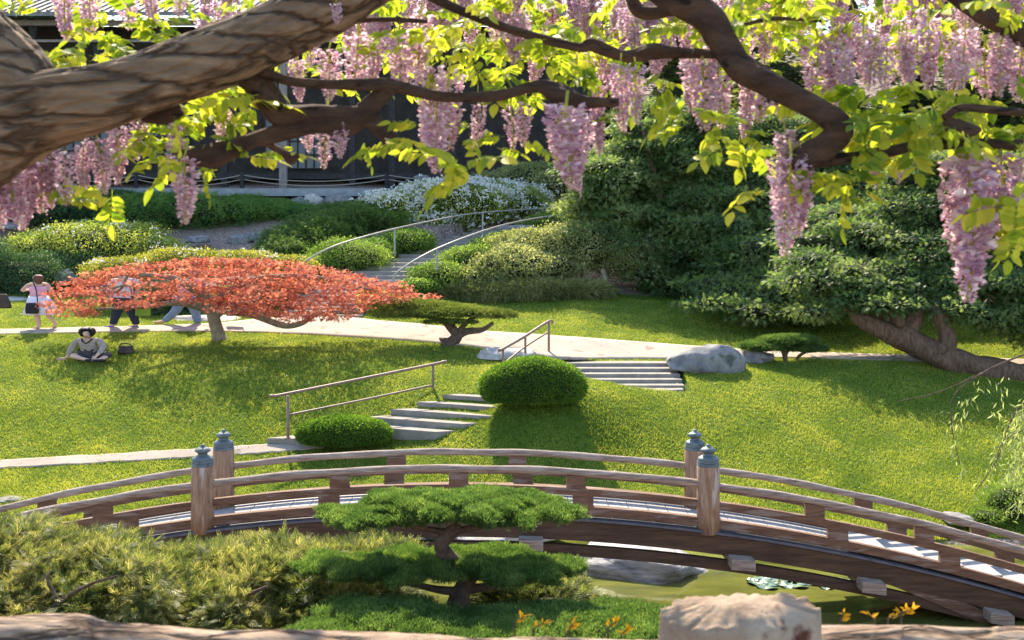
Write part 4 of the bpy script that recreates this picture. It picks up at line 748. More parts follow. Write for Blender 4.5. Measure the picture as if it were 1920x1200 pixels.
# ---------------------------------------------------------------- lily pads, nandina
lp = empty('water_lily', W(1480, 1094, 20.9), 'patch of pale water-lily pads floating right of the slate boulder', 'water plant')
mb = MB()
for i in range(34):
    a = random.random() * 6.28; r = random.random() ** .5; cx = (1500 - 960) * 20.95 / F + math.cos(a) * r * 1.0; cy = 20.95 + math.sin(a) * r * .32; rr = .1 + .08 * random.random(); tl = random.uniform(-.12, .2)
    mb.add([(cx, cy, .02)] + [(cx + rr * math.cos(t), cy + rr * math.sin(t), .02 + .02 * math.sin(3 * t + i) + tl * rr * math.sin(t)) for t in np.linspace(.2, 6.1, 12)], [(0, k, k + 1) for k in range(1, 12)])
mb.build('pads', M['lily'], lp)
def nandina(label, spots, d):
    root = empty('nandina', W(spots[0][0], 1195, d), label, 'plant'); mb = MB(); P = []; D = []
    for (px, py, hgt, ln) in spots:
        a = W(px, py + hgt, d); b = W(px + ln, py, d); mb = MB(); mb.tube([a - Vector((0, 0, .15)), a, b], [.004, .003, .002], 6); mb.build('stem', M['pine_bark'], root)
        for k in range(9): t = k / 8; P.append(a.lerp(b, t)); D.append((random.uniform(-1, 1) + (.5 if ln > 0 else -.5), random.uniform(-.3, .3), random.uniform(.0, .7)))
    P = np.array([list(p) for p in P]); D = np.array(D)
    v, f = inst(tmpl_leaf(1, .35), P, norm(D), rng.normal(size=P.shape), .025 * (.7 + .6 * rng.random(len(P)))); mesh_obj('leaves', v, f, M['orange'], root)
nandina('yellow-orange seedling leaves showing above the log rail left of the log-end post', [(965, 1155, 12, 20), (1000, 1168, 10, 20), (1065, 1170, 12, 10), (1140, 1165, 12, 16), (1165, 1180, 10, 10)], 3.4)
nandina('yellow-orange seedling leaves above the log rail right of the log-end post', [(1575, 1150, 16, 8), (1640, 1150, 12, -14), (1665, 1148, 12, 36), (1690, 1140, 8, 20)], 3.4)

# ---------------------------------------------------------------- foreground log fence
lf = empty('log_fence', W(1390, 1200, 2.75), 'weathered faux-log fence rail with a sawn log-end post at the bottom of the view', 'fence')
def log(name, pts, n=150, seg=56, m=M['log'], seed=0):
    mb = MB(); S_ = spline(pts, n); mb.tube([W(*s[:3]) for s in S_], [s[3] * s[2] / F for s in S_], seg, noise=.07, ridge=.05, freq=9, seed=seed); return mb.build(name, m, lf, True)
log('rail', [(-260, 1227, 2.85, 62), (-60, 1224, 2.85, 62), (100, 1220, 2.85, 64), (140, 1222, 2.85, 66), (200, 1231, 2.85, 62), (450, 1245, 2.85, 62), (700, 1251, 2.85, 62), (900, 1259, 2.85, 64), (1100, 1264, 2.85, 62), (1250, 1267, 2.85, 62)])
log('rail', [(1520, 1247, 2.85, 72), (1600, 1241, 2.85, 70), (1700, 1244, 2.85, 70), (1800, 1249, 2.85, 70), (1960, 1251, 2.85, 72), (2200, 1259, 2.85, 70)], seed=4)
# the post: stump with a slanting broken top
n1, n2 = 120, 34; V = []; cpx, dd = 1388, 2.75; s_ = dd / F
for j in range(n2):
    t = j / (n2 - 1)
    for k in range(n1):
        th = 2 * math.pi * k / n1; q = np.array([[math.cos(th) * 3, math.sin(th) * 3, t * 2.0]]); nz = float(snoise(q * 1.3, 2)[0]); nz2 = float(snoise(q * 4.1, 5)[0])
        rx = 156 * s_ * (1 + .035 * nz + .02 * nz2 - .04 * t * (t > .8)); ry = .085 * (1 + .05 * nz); x = math.cos(th) * rx; yv = math.sin(th) * ry
        topz = (1200 - 1149 + 12 * math.sin(th * 1.0) + 9 * nz + 5 * nz2 + 5 * math.cos(th)) * s_; z = -.5 + (topz + .5) * t
        V.append((x, yv, z))
Fs = [(j * n1 + k, j * n1 + (k + 1) % n1, (j + 1) * n1 + (k + 1) % n1, (j + 1) * n1 + k) for j in range(n2 - 1) for k in range(n1)]; lastring = (n2 - 1) * n1
prev = lastring
for r_, hz_ in ((.96, .004), (.9, .006), (.82, .01), (.75, .016), (.67, .019), (.6, .022), (.52, .026), (.45, .03), (.37, .032), (.3, .034), (.2, .035), (.1, .036)):
    st_ = len(V)
    for k in range(n1):
        x, yv, z = V[lastring + k]; th = 2 * math.pi * k / n1; q = np.array([[x * r_ * 16, yv * r_ * 24, 1.0]]); V.append((x * r_, yv * r_, z * r_ ** 3 + (1 - r_ ** 3) * 58 * s_ + .006 * float(snoise(q, 3)[0]) + .5 * hz_))
    Fs += [(prev + k, prev + (k + 1) % n1, st_ + (k + 1) % n1, st_ + k) for k in range(n1)]; prev = st_
Fs.append(tuple(prev + k for k in range(n1)))
Vw = np.array(V) + np.array(W(cpx, 1200, dd)); mesh_obj('post', Vw, Fs, M['log_end'], lf, smooth=True)

# ---------------------------------------------------------------- people
def skinned(name, J, E, m, parent, sub=2, sx=1.0):
    me = bpy.data.meshes.new(name); ks = list(J); me.from_pydata([J[k][:3] for k in ks], [(ks.index(a), ks.index(b)) for a, b in E], []); me.update()
    o = bpy.data.objects.new(name, me); col.objects.link(o); md = o.modifiers.new('skin', 'SKIN'); md.use_smooth_shade = True; md.branch_smoothing = .6
    if not me.skin_vertices: bpy.context.view_layer.objects.active = o
    sv = me.skin_vertices[0].data if me.skin_vertices else None
    for i, k in enumerate(ks):
        r = J[k][3]; r = r if isinstance(r, tuple) else (r, r); sv[i].radius = r; sv[i].use_root = (i == 0)
    s2_ = o.modifiers.new('sub', 'SUBSURF'); s2_.levels = sub; s2_.render_levels = sub
    dg = bpy.context.evaluated_depsgraph_get(); me2 = bpy.data.meshes.new_from_object(o.evaluated_get(dg)); o.modifiers.clear(); o.data = me2; bpy.data.meshes.remove(me)
    me2.materials.clear(); me2.materials.append(m); me2.polygons.foreach_set('use_smooth', np.ones(len(me2.polygons), dtype=bool)); o.parent = parent; o.name = name
    return o
STR = 1.75
def person(px, pyf, d, label):
    r = empty('person', W(px, pyf, d), label, 'person'); r.scale = (STR, 1, 1); return r, d / F
def hand(J, E, wrist, name, dirv, side=1, s=1.0):   # palm with four fingers and a thumb
    wv = Vector(J[wrist][:3]); dv = Vector(dirv).normalized(); sd = dv.cross(Vector((0, 1, 0))); sd = sd.normalized() if sd.length > .1 else Vector((1, 0, 0))
    pv = wv + dv * .07; J[name + 'p'] = (*pv, .026); E.append((wrist, name + 'p'))
    for i in range(4):
        b = pv + sd * (i - 1.5) * .019 + dv * .02; t1 = b + dv * (.035 + .006 * (1.5 - abs(i - 1.3))); t2 = t1 + dv * .03 + Vector((0, -.008, -.01))
        J[name + f'a{i}'] = (*b, .010); J[name + f'b{i}'] = (*t1, .009); J[name + f'c{i}'] = (*t2, .008); E += [(name + 'p', name + f'a{i}'), (name + f'a{i}', name + f'b{i}'), (name + f'b{i}', name + f'c{i}')]
    b = wv + dv * .035 + sd * .035 * side; t = b + dv * .03 + sd * .02 * side; J[name + 't'] = (*b, .011); J[name + 'u'] = (*t, .009); E += [(name + 'p', name + 't'), (name + 't', name + 'u')]
# woman walking, back to us
r, s = person(72, 618, 36, 'person in a pink and white sundress seen from behind, auburn hair, walking on the path')
J = {'pel': (0, 0, .92, .13), 'waist': (-.01, 0, 1.08, .105), 'chest': (-.01, 0, 1.27, .13), 'neckb': (-.01, 0, 1.4, .07), 'neck': (-.01, .0, 1.47, .05), 'head': (0, -.01, 1.58, (.085, .1)), 'crown': (0, 0, 1.66, .07),
     'sl': (-.17, 0, 1.36, .05), 'el': (-.3, .05, 1.16, .042), 'wl': (-.2, .22, 1.2, .028), 'sr': (.15, 0, 1.37, .05), 'er': (.22, .03, 1.12, .042), 'wr': (.18, .2, 1.05, .028),
     'hl': (-.09, 0, .86, .1), 'kl': (-.04, .02, .48, .062), 'al': (.02, 0, .09, .038), 'fl': (-.1, -.02, .035, .03), 'hr': (.09, 0, .86, .1), 'kr': (.14, 0, .5, .06), 'ar': (.3, .04, .16, .036), 'fr': (.24, .03, .05, .028)}
E = [('pel', 'waist'), ('waist', 'chest'), ('chest', 'neckb'), ('neckb', 'neck'), ('neck', 'head'), ('head', 'crown'), ('neckb', 'sl'), ('sl', 'el'), ('el', 'wl'), ('neckb', 'sr'), ('sr', 'er'), ('er', 'wr'), ('pel', 'hl'), ('hl', 'kl'), ('kl', 'al'), ('al', 'fl'), ('pel', 'hr'), ('hr', 'kr'), ('kr', 'ar'), ('ar', 'fr')]
hand(J, E, 'wl', 'q', (.2, .6, .3)); hand(J, E, 'wr', 'z', (-.1, .7, .1), -1)
skinned('body', J, E, M['skin'], r)
def garment(name, prof, m, parent, sy=.75, cx=0, folds=0, seg=40, sx=1):
    V = []
    for rr, z, ox in prof:
        for k in range(seg): th = 2 * math.pi * k / seg; q = rr * (1 + folds * (prof[0][1] - z) * math.sin(th * 9)); V.append((cx + ox + q * math.cos(th) * sx, q * math.sin(th) * sy, z))
    n = len(prof); Fs = [(i * seg + k, i * seg + (k + 1) % seg, (i + 1) * seg + (k + 1) % seg, (i + 1) * seg + k) for i in range(n - 1) for k in range(seg)]
    me = bpy.data.meshes.new(name); me.from_pydata(V, [], Fs); me.update(); me.materials.append(m); me.polygons.foreach_set('use_smooth', np.ones(len(Fs), dtype=bool)); o = bpy.data.objects.new(name, me); col.objects.link(o); o.parent = parent
    sd = o.modifiers.new('s', 'SOLIDIFY'); sd.thickness = .008; return o
garment('bodice', [(.15, 1.3, 0), (.155, 1.22, 0), (.135, 1.1, 0), (.15, 1.0, 0)], M['dress_top'], r, .85)
garment('skirt', [(.152, 1.02, 0), (.2, .9, .01), (.25, .7, .03), (.3, .45, .04)], M['dress'], r, .8, folds=.15)
J = {'a': (0, .01, 1.64, .1), 'b': (0, -.03, 1.56, .105), 'c': (.02, -.07, 1.46, .085), 'd': (.03, -.09, 1.37, .05)}; skinned('hair', J, [('a', 'b'), ('b', 'c'), ('c', 'd')], M['hair_brown'], r)
for x_, z_ in ((-.1, .012), (.24, .012)):
    J = {'a': (x_ - .1, -.02, z_, .02), 'b': (x_ + .1, 0, z_ + .005, .022)}; skinned('sandal', J, [('a', 'b')], M['jeans_dark'] if False else M['charcoal'], r, 1)
def held(name, label, cat, px, py, d, build): 
    root = empty(name, W(px, py, d), label, cat); build(root); return root
def bagmesh(root, w_, h_, dp, m, strap=None, taper=.85):
    o = root.location; mb = MB(); V = []; N_ = 16
    for j in range(7):
        t = j / 6; ww = w_ * (1 - (1 - taper) * t) * (1 - .12 * (2 * t - 1) ** 2); dd_ = dp * (1 - .5 * t)
        for k in range(N_): th = 2 * math.pi * k / N_; c_, s_2 = math.cos(th), math.sin(th); V.append(o + Vector((ww * math.copysign(abs(c_) ** .6, c_), dd_ * math.copysign(abs(s_2) ** .7, s_2), h_ * t)))
    mb.add(V, [(j * N_ + k, j * N_ + (k + 1) % N_, (j + 1) * N_ + (k + 1) % N_, (j + 1) * N_ + k) for j in range(6) for k in range(N_)] + [tuple(range(N_ - 1, -1, -1)), tuple(6 * N_ + k for k in range(N_))]); mb.build('bag_body', m, root, True)
    if strap: mb = MB(); mb.tube([o + Vector(q) for q in spline(strap, 14)], .018, 6); mb.build('strap', m, root)
held('shoulder_bag', 'black shoulder bag hanging against the white and pink sundress', 'bag', 60, 588, 35.72, lambda R: bagmesh(R, .21, .32, .07, M['black'], [(-.19, 0, .3), (-.16, 0, .5), (.02, .02, 1.0), (.0, .1, 1.08)] and [(.17, 0, .28), (.12, .02, .7), (.0, .05, .98), (-.03, .2, 1.1)], .95))
# man walking: white shirt, navy jeans, blue shoes, head bent behind the maple
r, s = person(232, 616, 36.1, 'person in a white T-shirt, navy jeans and blue shoes walking behind the red maple')
J = {'pel': (0, 0, .92, .14), 'waist': (.01, 0, 1.1, .14), 'chest': (.02, 0, 1.33, .165), 'neckb': (-.02, 0, 1.5, .08), 'neck': (-.05, -.02, 1.56, .055), 'head': (-.09, -.05, 1.66, (.09, .1)), 'crown': (-.09, -.05, 1.74, .07), 'chin': (-.13, -.09, 1.61, .045),
     'sl': (-.19, 0, 1.46, .065), 'el': (-.24, -.05, 1.18, .048), 'wl': (-.2, -.22, 1.0, .033), 'sr': (.2, 0, 1.46, .065), 'er': (.25, .02, 1.18, .048), 'wr': (.22, -.04, .95, .033), 'hl': (-.09, 0, .88, .11), 'kl': (-.12, 0, .48, .08), 'al': (-.19, 0, .1, .05), 'fl': (-.3, -.03, .04, .035), 'hr': (.09, 0, .88, .11), 'kr': (.14, 0, .5, .08), 'ar': (.22, .02, .1, .05), 'fr': (.1, .0, .04, .035)}
hand(J, E2 := list(E[:20]), 'wl', 'q', (0, -.3, -.9)); hand(J, E2, 'wr', 'z', (0, -.1, -1), -1); E2.append(('head', 'chin'))
skinned('body', J, E2, M['skin'], r)
J2 = {k: (*J[k][:3], (J[k][3] if not isinstance(J[k][3], tuple) else J[k][3][0]) + .022) for k in ('waist', 'chest', 'neckb', 'sl', 'sr')}; J2['neckb'] = (-.02, 0, 1.46, .1); J2['hem'] = (0, 0, .95, .165)
J2['ml'] = (-.215, -.03, 1.29, .075); J2['mr'] = (.23, 0, 1.29, .075)
skinned('shirt', J2, [('waist', 'chest'), ('waist', 'hem'), ('chest', 'neckb'), ('neckb', 'sl'), ('neckb', 'sr'), ('sl', 'ml'), ('sr', 'mr')], M['shirt'], r)
def pants(J, m, r, add=.02, name='jeans'):
    K = {'pel': (*J['pel'][:3], J['pel'][3] + add)}
    for k in ('hl', 'kl', 'al', 'hr', 'kr', 'ar'): K[k] = (*J[k][:3], J[k][3] + add)
    skinned(name, K, [('pel', 'hl'), ('hl', 'kl'), ('kl', 'al'), ('pel', 'hr'), ('hr', 'kr'), ('kr', 'ar')], m, r)
pants(J, M['jeans_dark'], r)
for a, b in (('al', 'fl'), ('ar', 'fr')): K = {'a': (J[a][0] + .04, J[a][1], .05, .052), 'b': ((J[a][0] + J[b][0]) / 2, J[b][1], .045, .05), 'c': (J[b][0] - .04, J[b][1], .035, .036)}; skinned('shoe', K, [('a', 'b'), ('b', 'c')], M['blue_shoe'], r, 1)
K = {'a': (-.09, -.03, 1.7, .1), 'b': (-.06, -.02, 1.66, .1), 'c': (-.05, 0, 1.6, .08)}; skinned('hair', K, [('a', 'b'), ('b', 'c')], M['hair'], r)
held('tote_bag', 'lime green cloth bag beside the navy jeans of the person under the maple', 'bag', 268, 592, 36.0, lambda R: bagmesh(R, .26, .42, .08, M['greenbag'], None, .75))
# striding person in blue jeans mostly hidden by the maple
r, s = person(345, 612, 36.6, 'person in faded blue jeans taking a long stride, upper body hidden by the maple crown')
J = {'pel': (.02, 0, .88, .135), 'waist': (.05, 0, 1.06, .125), 'chest': (.1, 0, 1.28, .15), 'neckb': (.13, 0, 1.43, .075), 'neck': (.14, -.02, 1.5, .05), 'head': (.15, -.03, 1.6, (.085, .1)), 'crown': (.15, -.02, 1.68, .065), 'sl': (-.03, .05, 1.4, .055), 'el': (-.1, .0, 1.14, .042), 'wl': (.02, -.12, .98, .03), 'sr': (.28, 0, 1.4, .055), 'er': (.36, -.02, 1.14, .042), 'wr': (.42, -.1, .95, .03),
     'hl': (-.05, 0, .84, .105), 'kl': (-.14, 0, .46, .078), 'al': (-.36, 0, .14, .055), 'fl': (-.54, -.02, .12, .035), 'hr': (.08, 0, .84, .105), 'kr': (.2, 0, .46, .078), 'ar': (.24, 0, .09, .055), 'fr': (.12, -.02, .035, .034)}
E3 = list(E[:20]); hand(J, E3, 'wl', 'q', (.3, -.4, -.7)); hand(J, E3, 'wr', 'z', (.1, -.2, -1), -1); skinned('body', J, E3, M['skin'], r); pants(J, M['jeans'], r)
J2 = {k: (*J[k][:3], J[k][3] + .02) for k in ('waist', 'chest', 'sl', 'sr', 'el', 'er')}; J2['neckb'] = (.13, 0, 1.4, .09); J2['hem'] = (.03, 0, .9, .155)
skinned('shirt', J2, [('waist', 'chest'), ('waist', 'hem'), ('chest', 'neckb'), ('neckb', 'sl'), ('neckb', 'sr'), ('sl', 'el'), ('sr', 'er')], M['dress_top'], r)
K = {'a': (.15, -.01, 1.66, .09), 'b': (.15, .02, 1.58, .095), 'c': (.14, .03, 1.5, .06)}; skinned('hair', K, [('a', 'b'), ('b', 'c')], M['hair'], r)
for k in ('r',): K = {'a': (.27, 0, .045, .045), 'b': (.18, 0, .04, .045), 'c': (.07, -.02, .035, .034)}; skinned('shoe', K, [('a', 'b'), ('b', 'c')], M['charcoal'], r, 1)
held('camera_bag', 'black bag swinging right of the maple trunk, held by the striding person', 'bag', 440, 592, 36.4, lambda R: bagmesh(R, .28, .34, .09, M['black'], [(-.24, 0, .3), (-.1, 0, .62), (.0, 0, .7), (.22, 0, .62), (.26, 0, .3)], .9))
# person mostly outside the left edge
r, s = person(-38, 618, 36, 'person in dark clothes only just entering at the left edge of the path')
J = {'pel': (0, 0, .92, .13), 'waist': (0, 0, 1.1, .12), 'chest': (0, 0, 1.3, .145), 'neckb': (0, 0, 1.44, .07), 'neck': (0, -.01, 1.5, .05), 'head': (0, -.03, 1.6, (.085, .1)), 'crown': (0, -.02, 1.68, .065), 'sl': (-.18, 0, 1.4, .055), 'el': (-.22, 0, 1.14, .042), 'wl': (-.2, -.08, .9, .03), 'sr': (.18, 0, 1.4, .055), 'er': (.25, 0, 1.14, .042), 'wr': (.3, -.03, .93, .03), 'hl': (-.09, 0, .86, .105), 'kl': (-.12, 0, .48, .075), 'al': (-.16, 0, .1, .045), 'fl': (-.28, -.02, .035, .034), 'hr': (.09, 0, .86, .105), 'kr': (.16, 0, .48, .075), 'ar': (.3, 0, .1, .045), 'fr': (.2, -.02, .035, .034)}
E3 = list(E[:20]); hand(J, E3, 'wl', 'q', (0, -.2, -.9)); hand(J, E3, 'wr', 'z', (0, -.1, -1), -1); skinned('body', J, E3, M['skin'], r); pants(J, M['charcoal'], r, name='trousers')
J2 = {k: (*J[k][:3], J[k][3] + .02) for k in ('waist', 'chest', 'sl', 'sr', 'el', 'er')}; J2['neckb'] = (0, 0, 1.41, .09); J2['hem'] = (0, 0, .9, .15)
skinned('shirt', J2, [('waist', 'chest'), ('waist', 'hem'), ('chest', 'neckb'), ('neckb', 'sl'), ('neckb', 'sr'), ('sl', 'el'), ('sr', 'er')], M['black'], r)
K = {'a': (0, -.0, 1.66, .09), 'b': (0, .03, 1.58, .095), 'c': (0, .04, 1.48, .06)}; skinned('hair', K, [('a', 'b'), ('b', 'c')], M['hair'], r)
K = {'a': (.34, 0, .045, .045), 'b': (.26, 0, .04, .045), 'c': (.16, -.02, .035, .034)}; skinned('shoe', K, [('a', 'b'), ('b', 'c')], M['shirt'], r, 1); K = {k: (v[0] - .46, *v[1:]) for k, v in K.items()}; skinned('shoe', K, [('a', 'b'), ('b', 'c')], M['shirt'], r, 1)
held('tote_bag', 'dark brown tote bag at the extreme left edge of the path', 'bag', 2, 578, 35.8, lambda R: bagmesh(R, .36, .42, .08, M['brownbag'], None, .5))
# seated woman
gp = G(168, 676); r = empty('person', gp, 'person with black bobbed hair in a taupe knit top sitting on the lawn facing us', 'person'); r.scale = (STR, 1, 1); s = gp.y / F
J = {'pel': (.0, .12, .14, .14), 'waist': (-.01, .08, .32, .11), 'chest': (-.02, 0, .47, .12), 'neckb': (-.02, -.06, .57, .07), 'neck': (-.02, -.09, .62, .055), 'head': (-.02, -.14, .73, (.115, .12)), 'crown': (-.02, -.11, .83, .085), 'chin': (-.02, -.19, .655, .05), 'nose': (-.02, -.265, .715, .016),
     'sl': (-.18, -.0, .57, .055), 'el': (-.29, .02, .32, .042), 'wl': (-.35, -.02, .08, .028), 'sr': (.15, -.02, .57, .055), 'er': (.25, -.14, .36, .042), 'wr': (.17, -.3, .16, .028),
     'hl': (-.1, .08, .13, .1), 'kl': (-.24, -.18, .14, .07), 'al': (.02, -.36, .06, .042), 'fl': (.13, -.42, .04, .035), 'hr': (.1, .08, .13, .1), 'kr': (.32, -.1, .15, .07), 'ar': (.24, -.4, .06, .042), 'fr': (.12, -.47, .04, .035)}
E3 = list(E[:20]) + [('head', 'chin'), ('head', 'nose')]; hand(J, E3, 'wl', 'q', (-.7, -.3, -.25)); hand(J, E3, 'wr', 'z', (-.2, -.6, -.5), -1); skinned('body', J, E3, M['skin'], r)
J2 = {k: (*J[k][:3], J[k][3] + .02) for k in ('waist', 'chest', 'sl', 'sr', 'el', 'er')}; J2['waist'] = (-.01, .06, .32, .15); J2['chest'] = (-.02, -.02, .46, .165); J2['neckb'] = (-.02, -.05, .56, .12); J2['hem'] = (0, .09, .2, .165); J2['wl'] = (-.335, -.01, .13, .046); J2['wr'] = (.19, -.26, .2, .046)
skinned('knit_top', J2, [('waist', 'chest'), ('waist', 'hem'), ('chest', 'neckb'), ('neckb', 'sl'), ('neckb', 'sr'), ('sl', 'el'), ('sr', 'er'), ('el', 'wl'), ('er', 'wr')], M['knit'], r)
J3 = {'p': (.0, .1, .15, .165), 'hl': (-.1, .04, .15, .13), 'kl': (-.22, -.14, .15, .095), 'hr': (.1, .04, .15, .13), 'kr': (.3, -.08, .16, .095), 'kr2': (.28, -.26, .11, .07)}; skinned('trousers', J3, [('p', 'hl'), ('hl', 'kl'), ('p', 'hr'), ('hr', 'kr'), ('kr', 'kr2')], M['charcoal'], r)
V0, F0 = ico(4); V = V0 * np.array([.135, .15, .14]); V[:, 2] = np.where(V[:, 2] < 0, V[:, 2] * 1.15, V[:, 2]); V[:, 0] *= 1 + .04 * np.clip(-V[:, 2] / .15, 0, 1)
face = (V[:, 1] < 0) & (V[:, 2] < .052 - .25 * np.abs(V[:, 0])) & (np.abs(V[:, 0]) < .078); V[face, 1] = V[face, 1] * .1 + .02
V *= (1 + .02 * np.sin(V[:, 0] * 160 + V[:, 2] * 30))[:, None]; V[:, 2] = np.maximum(V[:, 2], -.145)
hm = mesh_obj('hair', V + np.array([-.02, -.1, .79]), F0, M['hair'], None, smooth=True); hm.parent = r
for x_ in (-.062, .022): mb = MB(); mb.lathe((0, 0, 0), [(.001, -.007), (.012, 0), (.001, .007)], 10); o = mb.build('eye', M['hair'], None); o.parent = r; o.location = (x_, -.252, .755)
mb = MB(); mb.tube([(-.055, -.238, .68), (-.02, -.248, .668), (.015, -.238, .68)], [.004, .008, .004], 8); o = mb.build('mouth', M['lip'], None); o.parent = r
mb = MB(); mb.tube([tuple(q) for q in spline([(-.1, -.1, .6), (-.075, -.17, .54), (-.02, -.2, .48), (.035, -.17, .54), (.06, -.1, .6)], 14)], .014, 8); o = mb.build('neckline', M['black'], None, True); o.parent = r
for a_, b_ in (((.0, -.4, .05), (.2, -.44, .045)), ((.13, -.5, .045), (.34, -.46, .05))): K = {'a': (*a_, .04), 'b': (*b_, .045)}; skinned('shoe', K, [('a', 'b')], M['black'], r, 1)
g2 = G(236, 664); held('handbag', 'dark brown slouchy handbag lying on the lawn right of the seated person', 'bag', 232, 663, g2.y, lambda R: (setattr(R, 'location', g2 + Vector((0, 0, .02))), bagmesh(R, .26, .2, .12, M['brownbag'], [(-.2, 0, .15), (-.1, -.05, .27), (.1, 0, .25), (.2, 0, .14)], .7)))

# ---------------------------------------------------------------- wisteria overhead
wi = empty('wisteria_vine', W(-150, 320, 3.2), 'old wisteria with a thick ridged trunk, lilac flower racemes and sunlit yellow-green leaves', 'vine')
def limb(name, pts, n=60, seg=28, noise=.14, ridge=0, m='bark2', seed=0, freq=9):
    mb = MB(); curve_tube(mb, pts, seg, n, noise=noise, ridge=ridge, freq=freq, seed=seed); return mb.build(name, M[m], wi, True)
limb('trunk', [(-330, 420, 3.15, 95), (-160, 330, 3.15, 92), (0, 245, 3.2, 84), (90, 205, 3.2, 74), (200, 180, 3.2, 62), (330, 135, 3.25, 60), (450, 90, 3.3, 61), (560, 35, 3.35, 58), (680, -35, 3.4, 56), (800, -120, 3.5, 52)], 320, 150, .08, .07, 'bark', 1, 6)
limb('limb', [(75, 235, 3.2, 70), (20, 150, 3.22, 76), (-60, 60, 3.25, 74), (-160, -60, 3.3, 70)], 110, 90, .08, .07, 'bark', 3, 6)
BR = [[(440, 120, 3.35, 34), (475, 150, 3.35, 28), (505, 190, 3.38, 27), (530, 218, 3.4, 24), (600, 214, 3.4, 19), (680, 218, 3.42, 17), (720, 250, 3.44, 15), (770, 292, 3.46, 7)],
      [(470, 125, 3.3, 10), (540, 150, 3.35, 9), (620, 158, 3.4, 9), (690, 160, 3.4, 12), (730, 160, 3.4, 12), (830, 180, 3.45, 10), (930, 180, 3.5, 10), (1010, 163, 3.5, 12), (1050, 180, 3.5, 22), (1090, 190, 3.5, 14), (1160, 192, 3.5, 7)],
      [(735, 162, 3.4, 14), (700, 195, 3.42, 18), (655, 232, 3.42, 22), (600, 232, 3.4, 17), (540, 245, 3.4, 17), (480, 262, 3.38, 16), (430, 282, 3.35, 19), (400, 292, 3.35, 24), (370, 292, 3.35, 19), (325, 292, 3.35, 10)],
      [(760, -40, 3.6, 10), (820, 0, 3.6, 9), (900, 35, 3.6, 9), (980, 62, 3.6, 9), (1080, 88, 3.62, 9), (1110, 85, 3.62, 13), (1170, 106, 3.65, 11), (1225, 96, 3.65, 17), (1260, 98, 3.65, 11), (1345, 103, 3.65, 8)],
      [(1190, -70, 3.5, 34), (1260, -15, 3.5, 34), (1330, 38, 3.5, 31), (1362, 95, 3.5, 27), (1390, 128, 3.48, 26), (1450, 160, 3.45, 25), (1520, 198, 3.42, 24), (1565, 228, 3.4, 27), (1572, 250, 3.4, 27), (1548, 275, 3.4, 24), (1510, 295, 3.42, 24), (1480, 308, 3.42, 14)],
      [(1520, 302, 3.42, 14), (1580, 298, 3.42, 11), (1660, 286, 3.45, 10), (1740, 270, 3.45, 11), (1850, 270, 3.5, 10), (2000, 274, 3.5, 10)],
      [(1770, 222, 3.4, 8), (1800, 203, 3.4, 8), (1870, 207, 3.42, 8), (2000, 220, 3.45, 8)], [(1772, 225, 3.4, 8), (1790, 240, 3.4, 17), (1820, 245, 3.4, 13), (1838, 243, 3.4, 6)],
      [(1740, -60, 3.7, 22), (1800, -8, 3.7, 22), (1870, 40, 3.7, 21), (1960, 90, 3.7, 20)], [(1180, -10, 3.8, 11), (1205, 22, 3.8, 14), (1290, 18, 3.8, 8), (1350, 30, 3.8, 6)], [(640, 40, 3.5, 5), (720, 36, 3.5, 5), (800, 40, 3.6, 4)], [(1350, 102, 3.6, 7), (1270, 100, 3.65, 7)], [(1300, 95, 3.5, 6), (1370, 108, 3.5, 8)],
      [(1540, 40, 3.7, 3), (1450, 35, 3.7, 4), (1380, 50, 3.6, 4)], [(480, 260, 3.4, 5), (530, 285, 3.4, 7), (545, 300, 3.4, 8), (560, 290, 3.4, 5)], [(270, 215, 3.3, 16), (310, 218, 3.3, 16), (340, 205, 3.3, 12)]]
for i, b in enumerate(BR): limb('branch', b, 70, 22, .16, .05, 'bark2', i, 14)
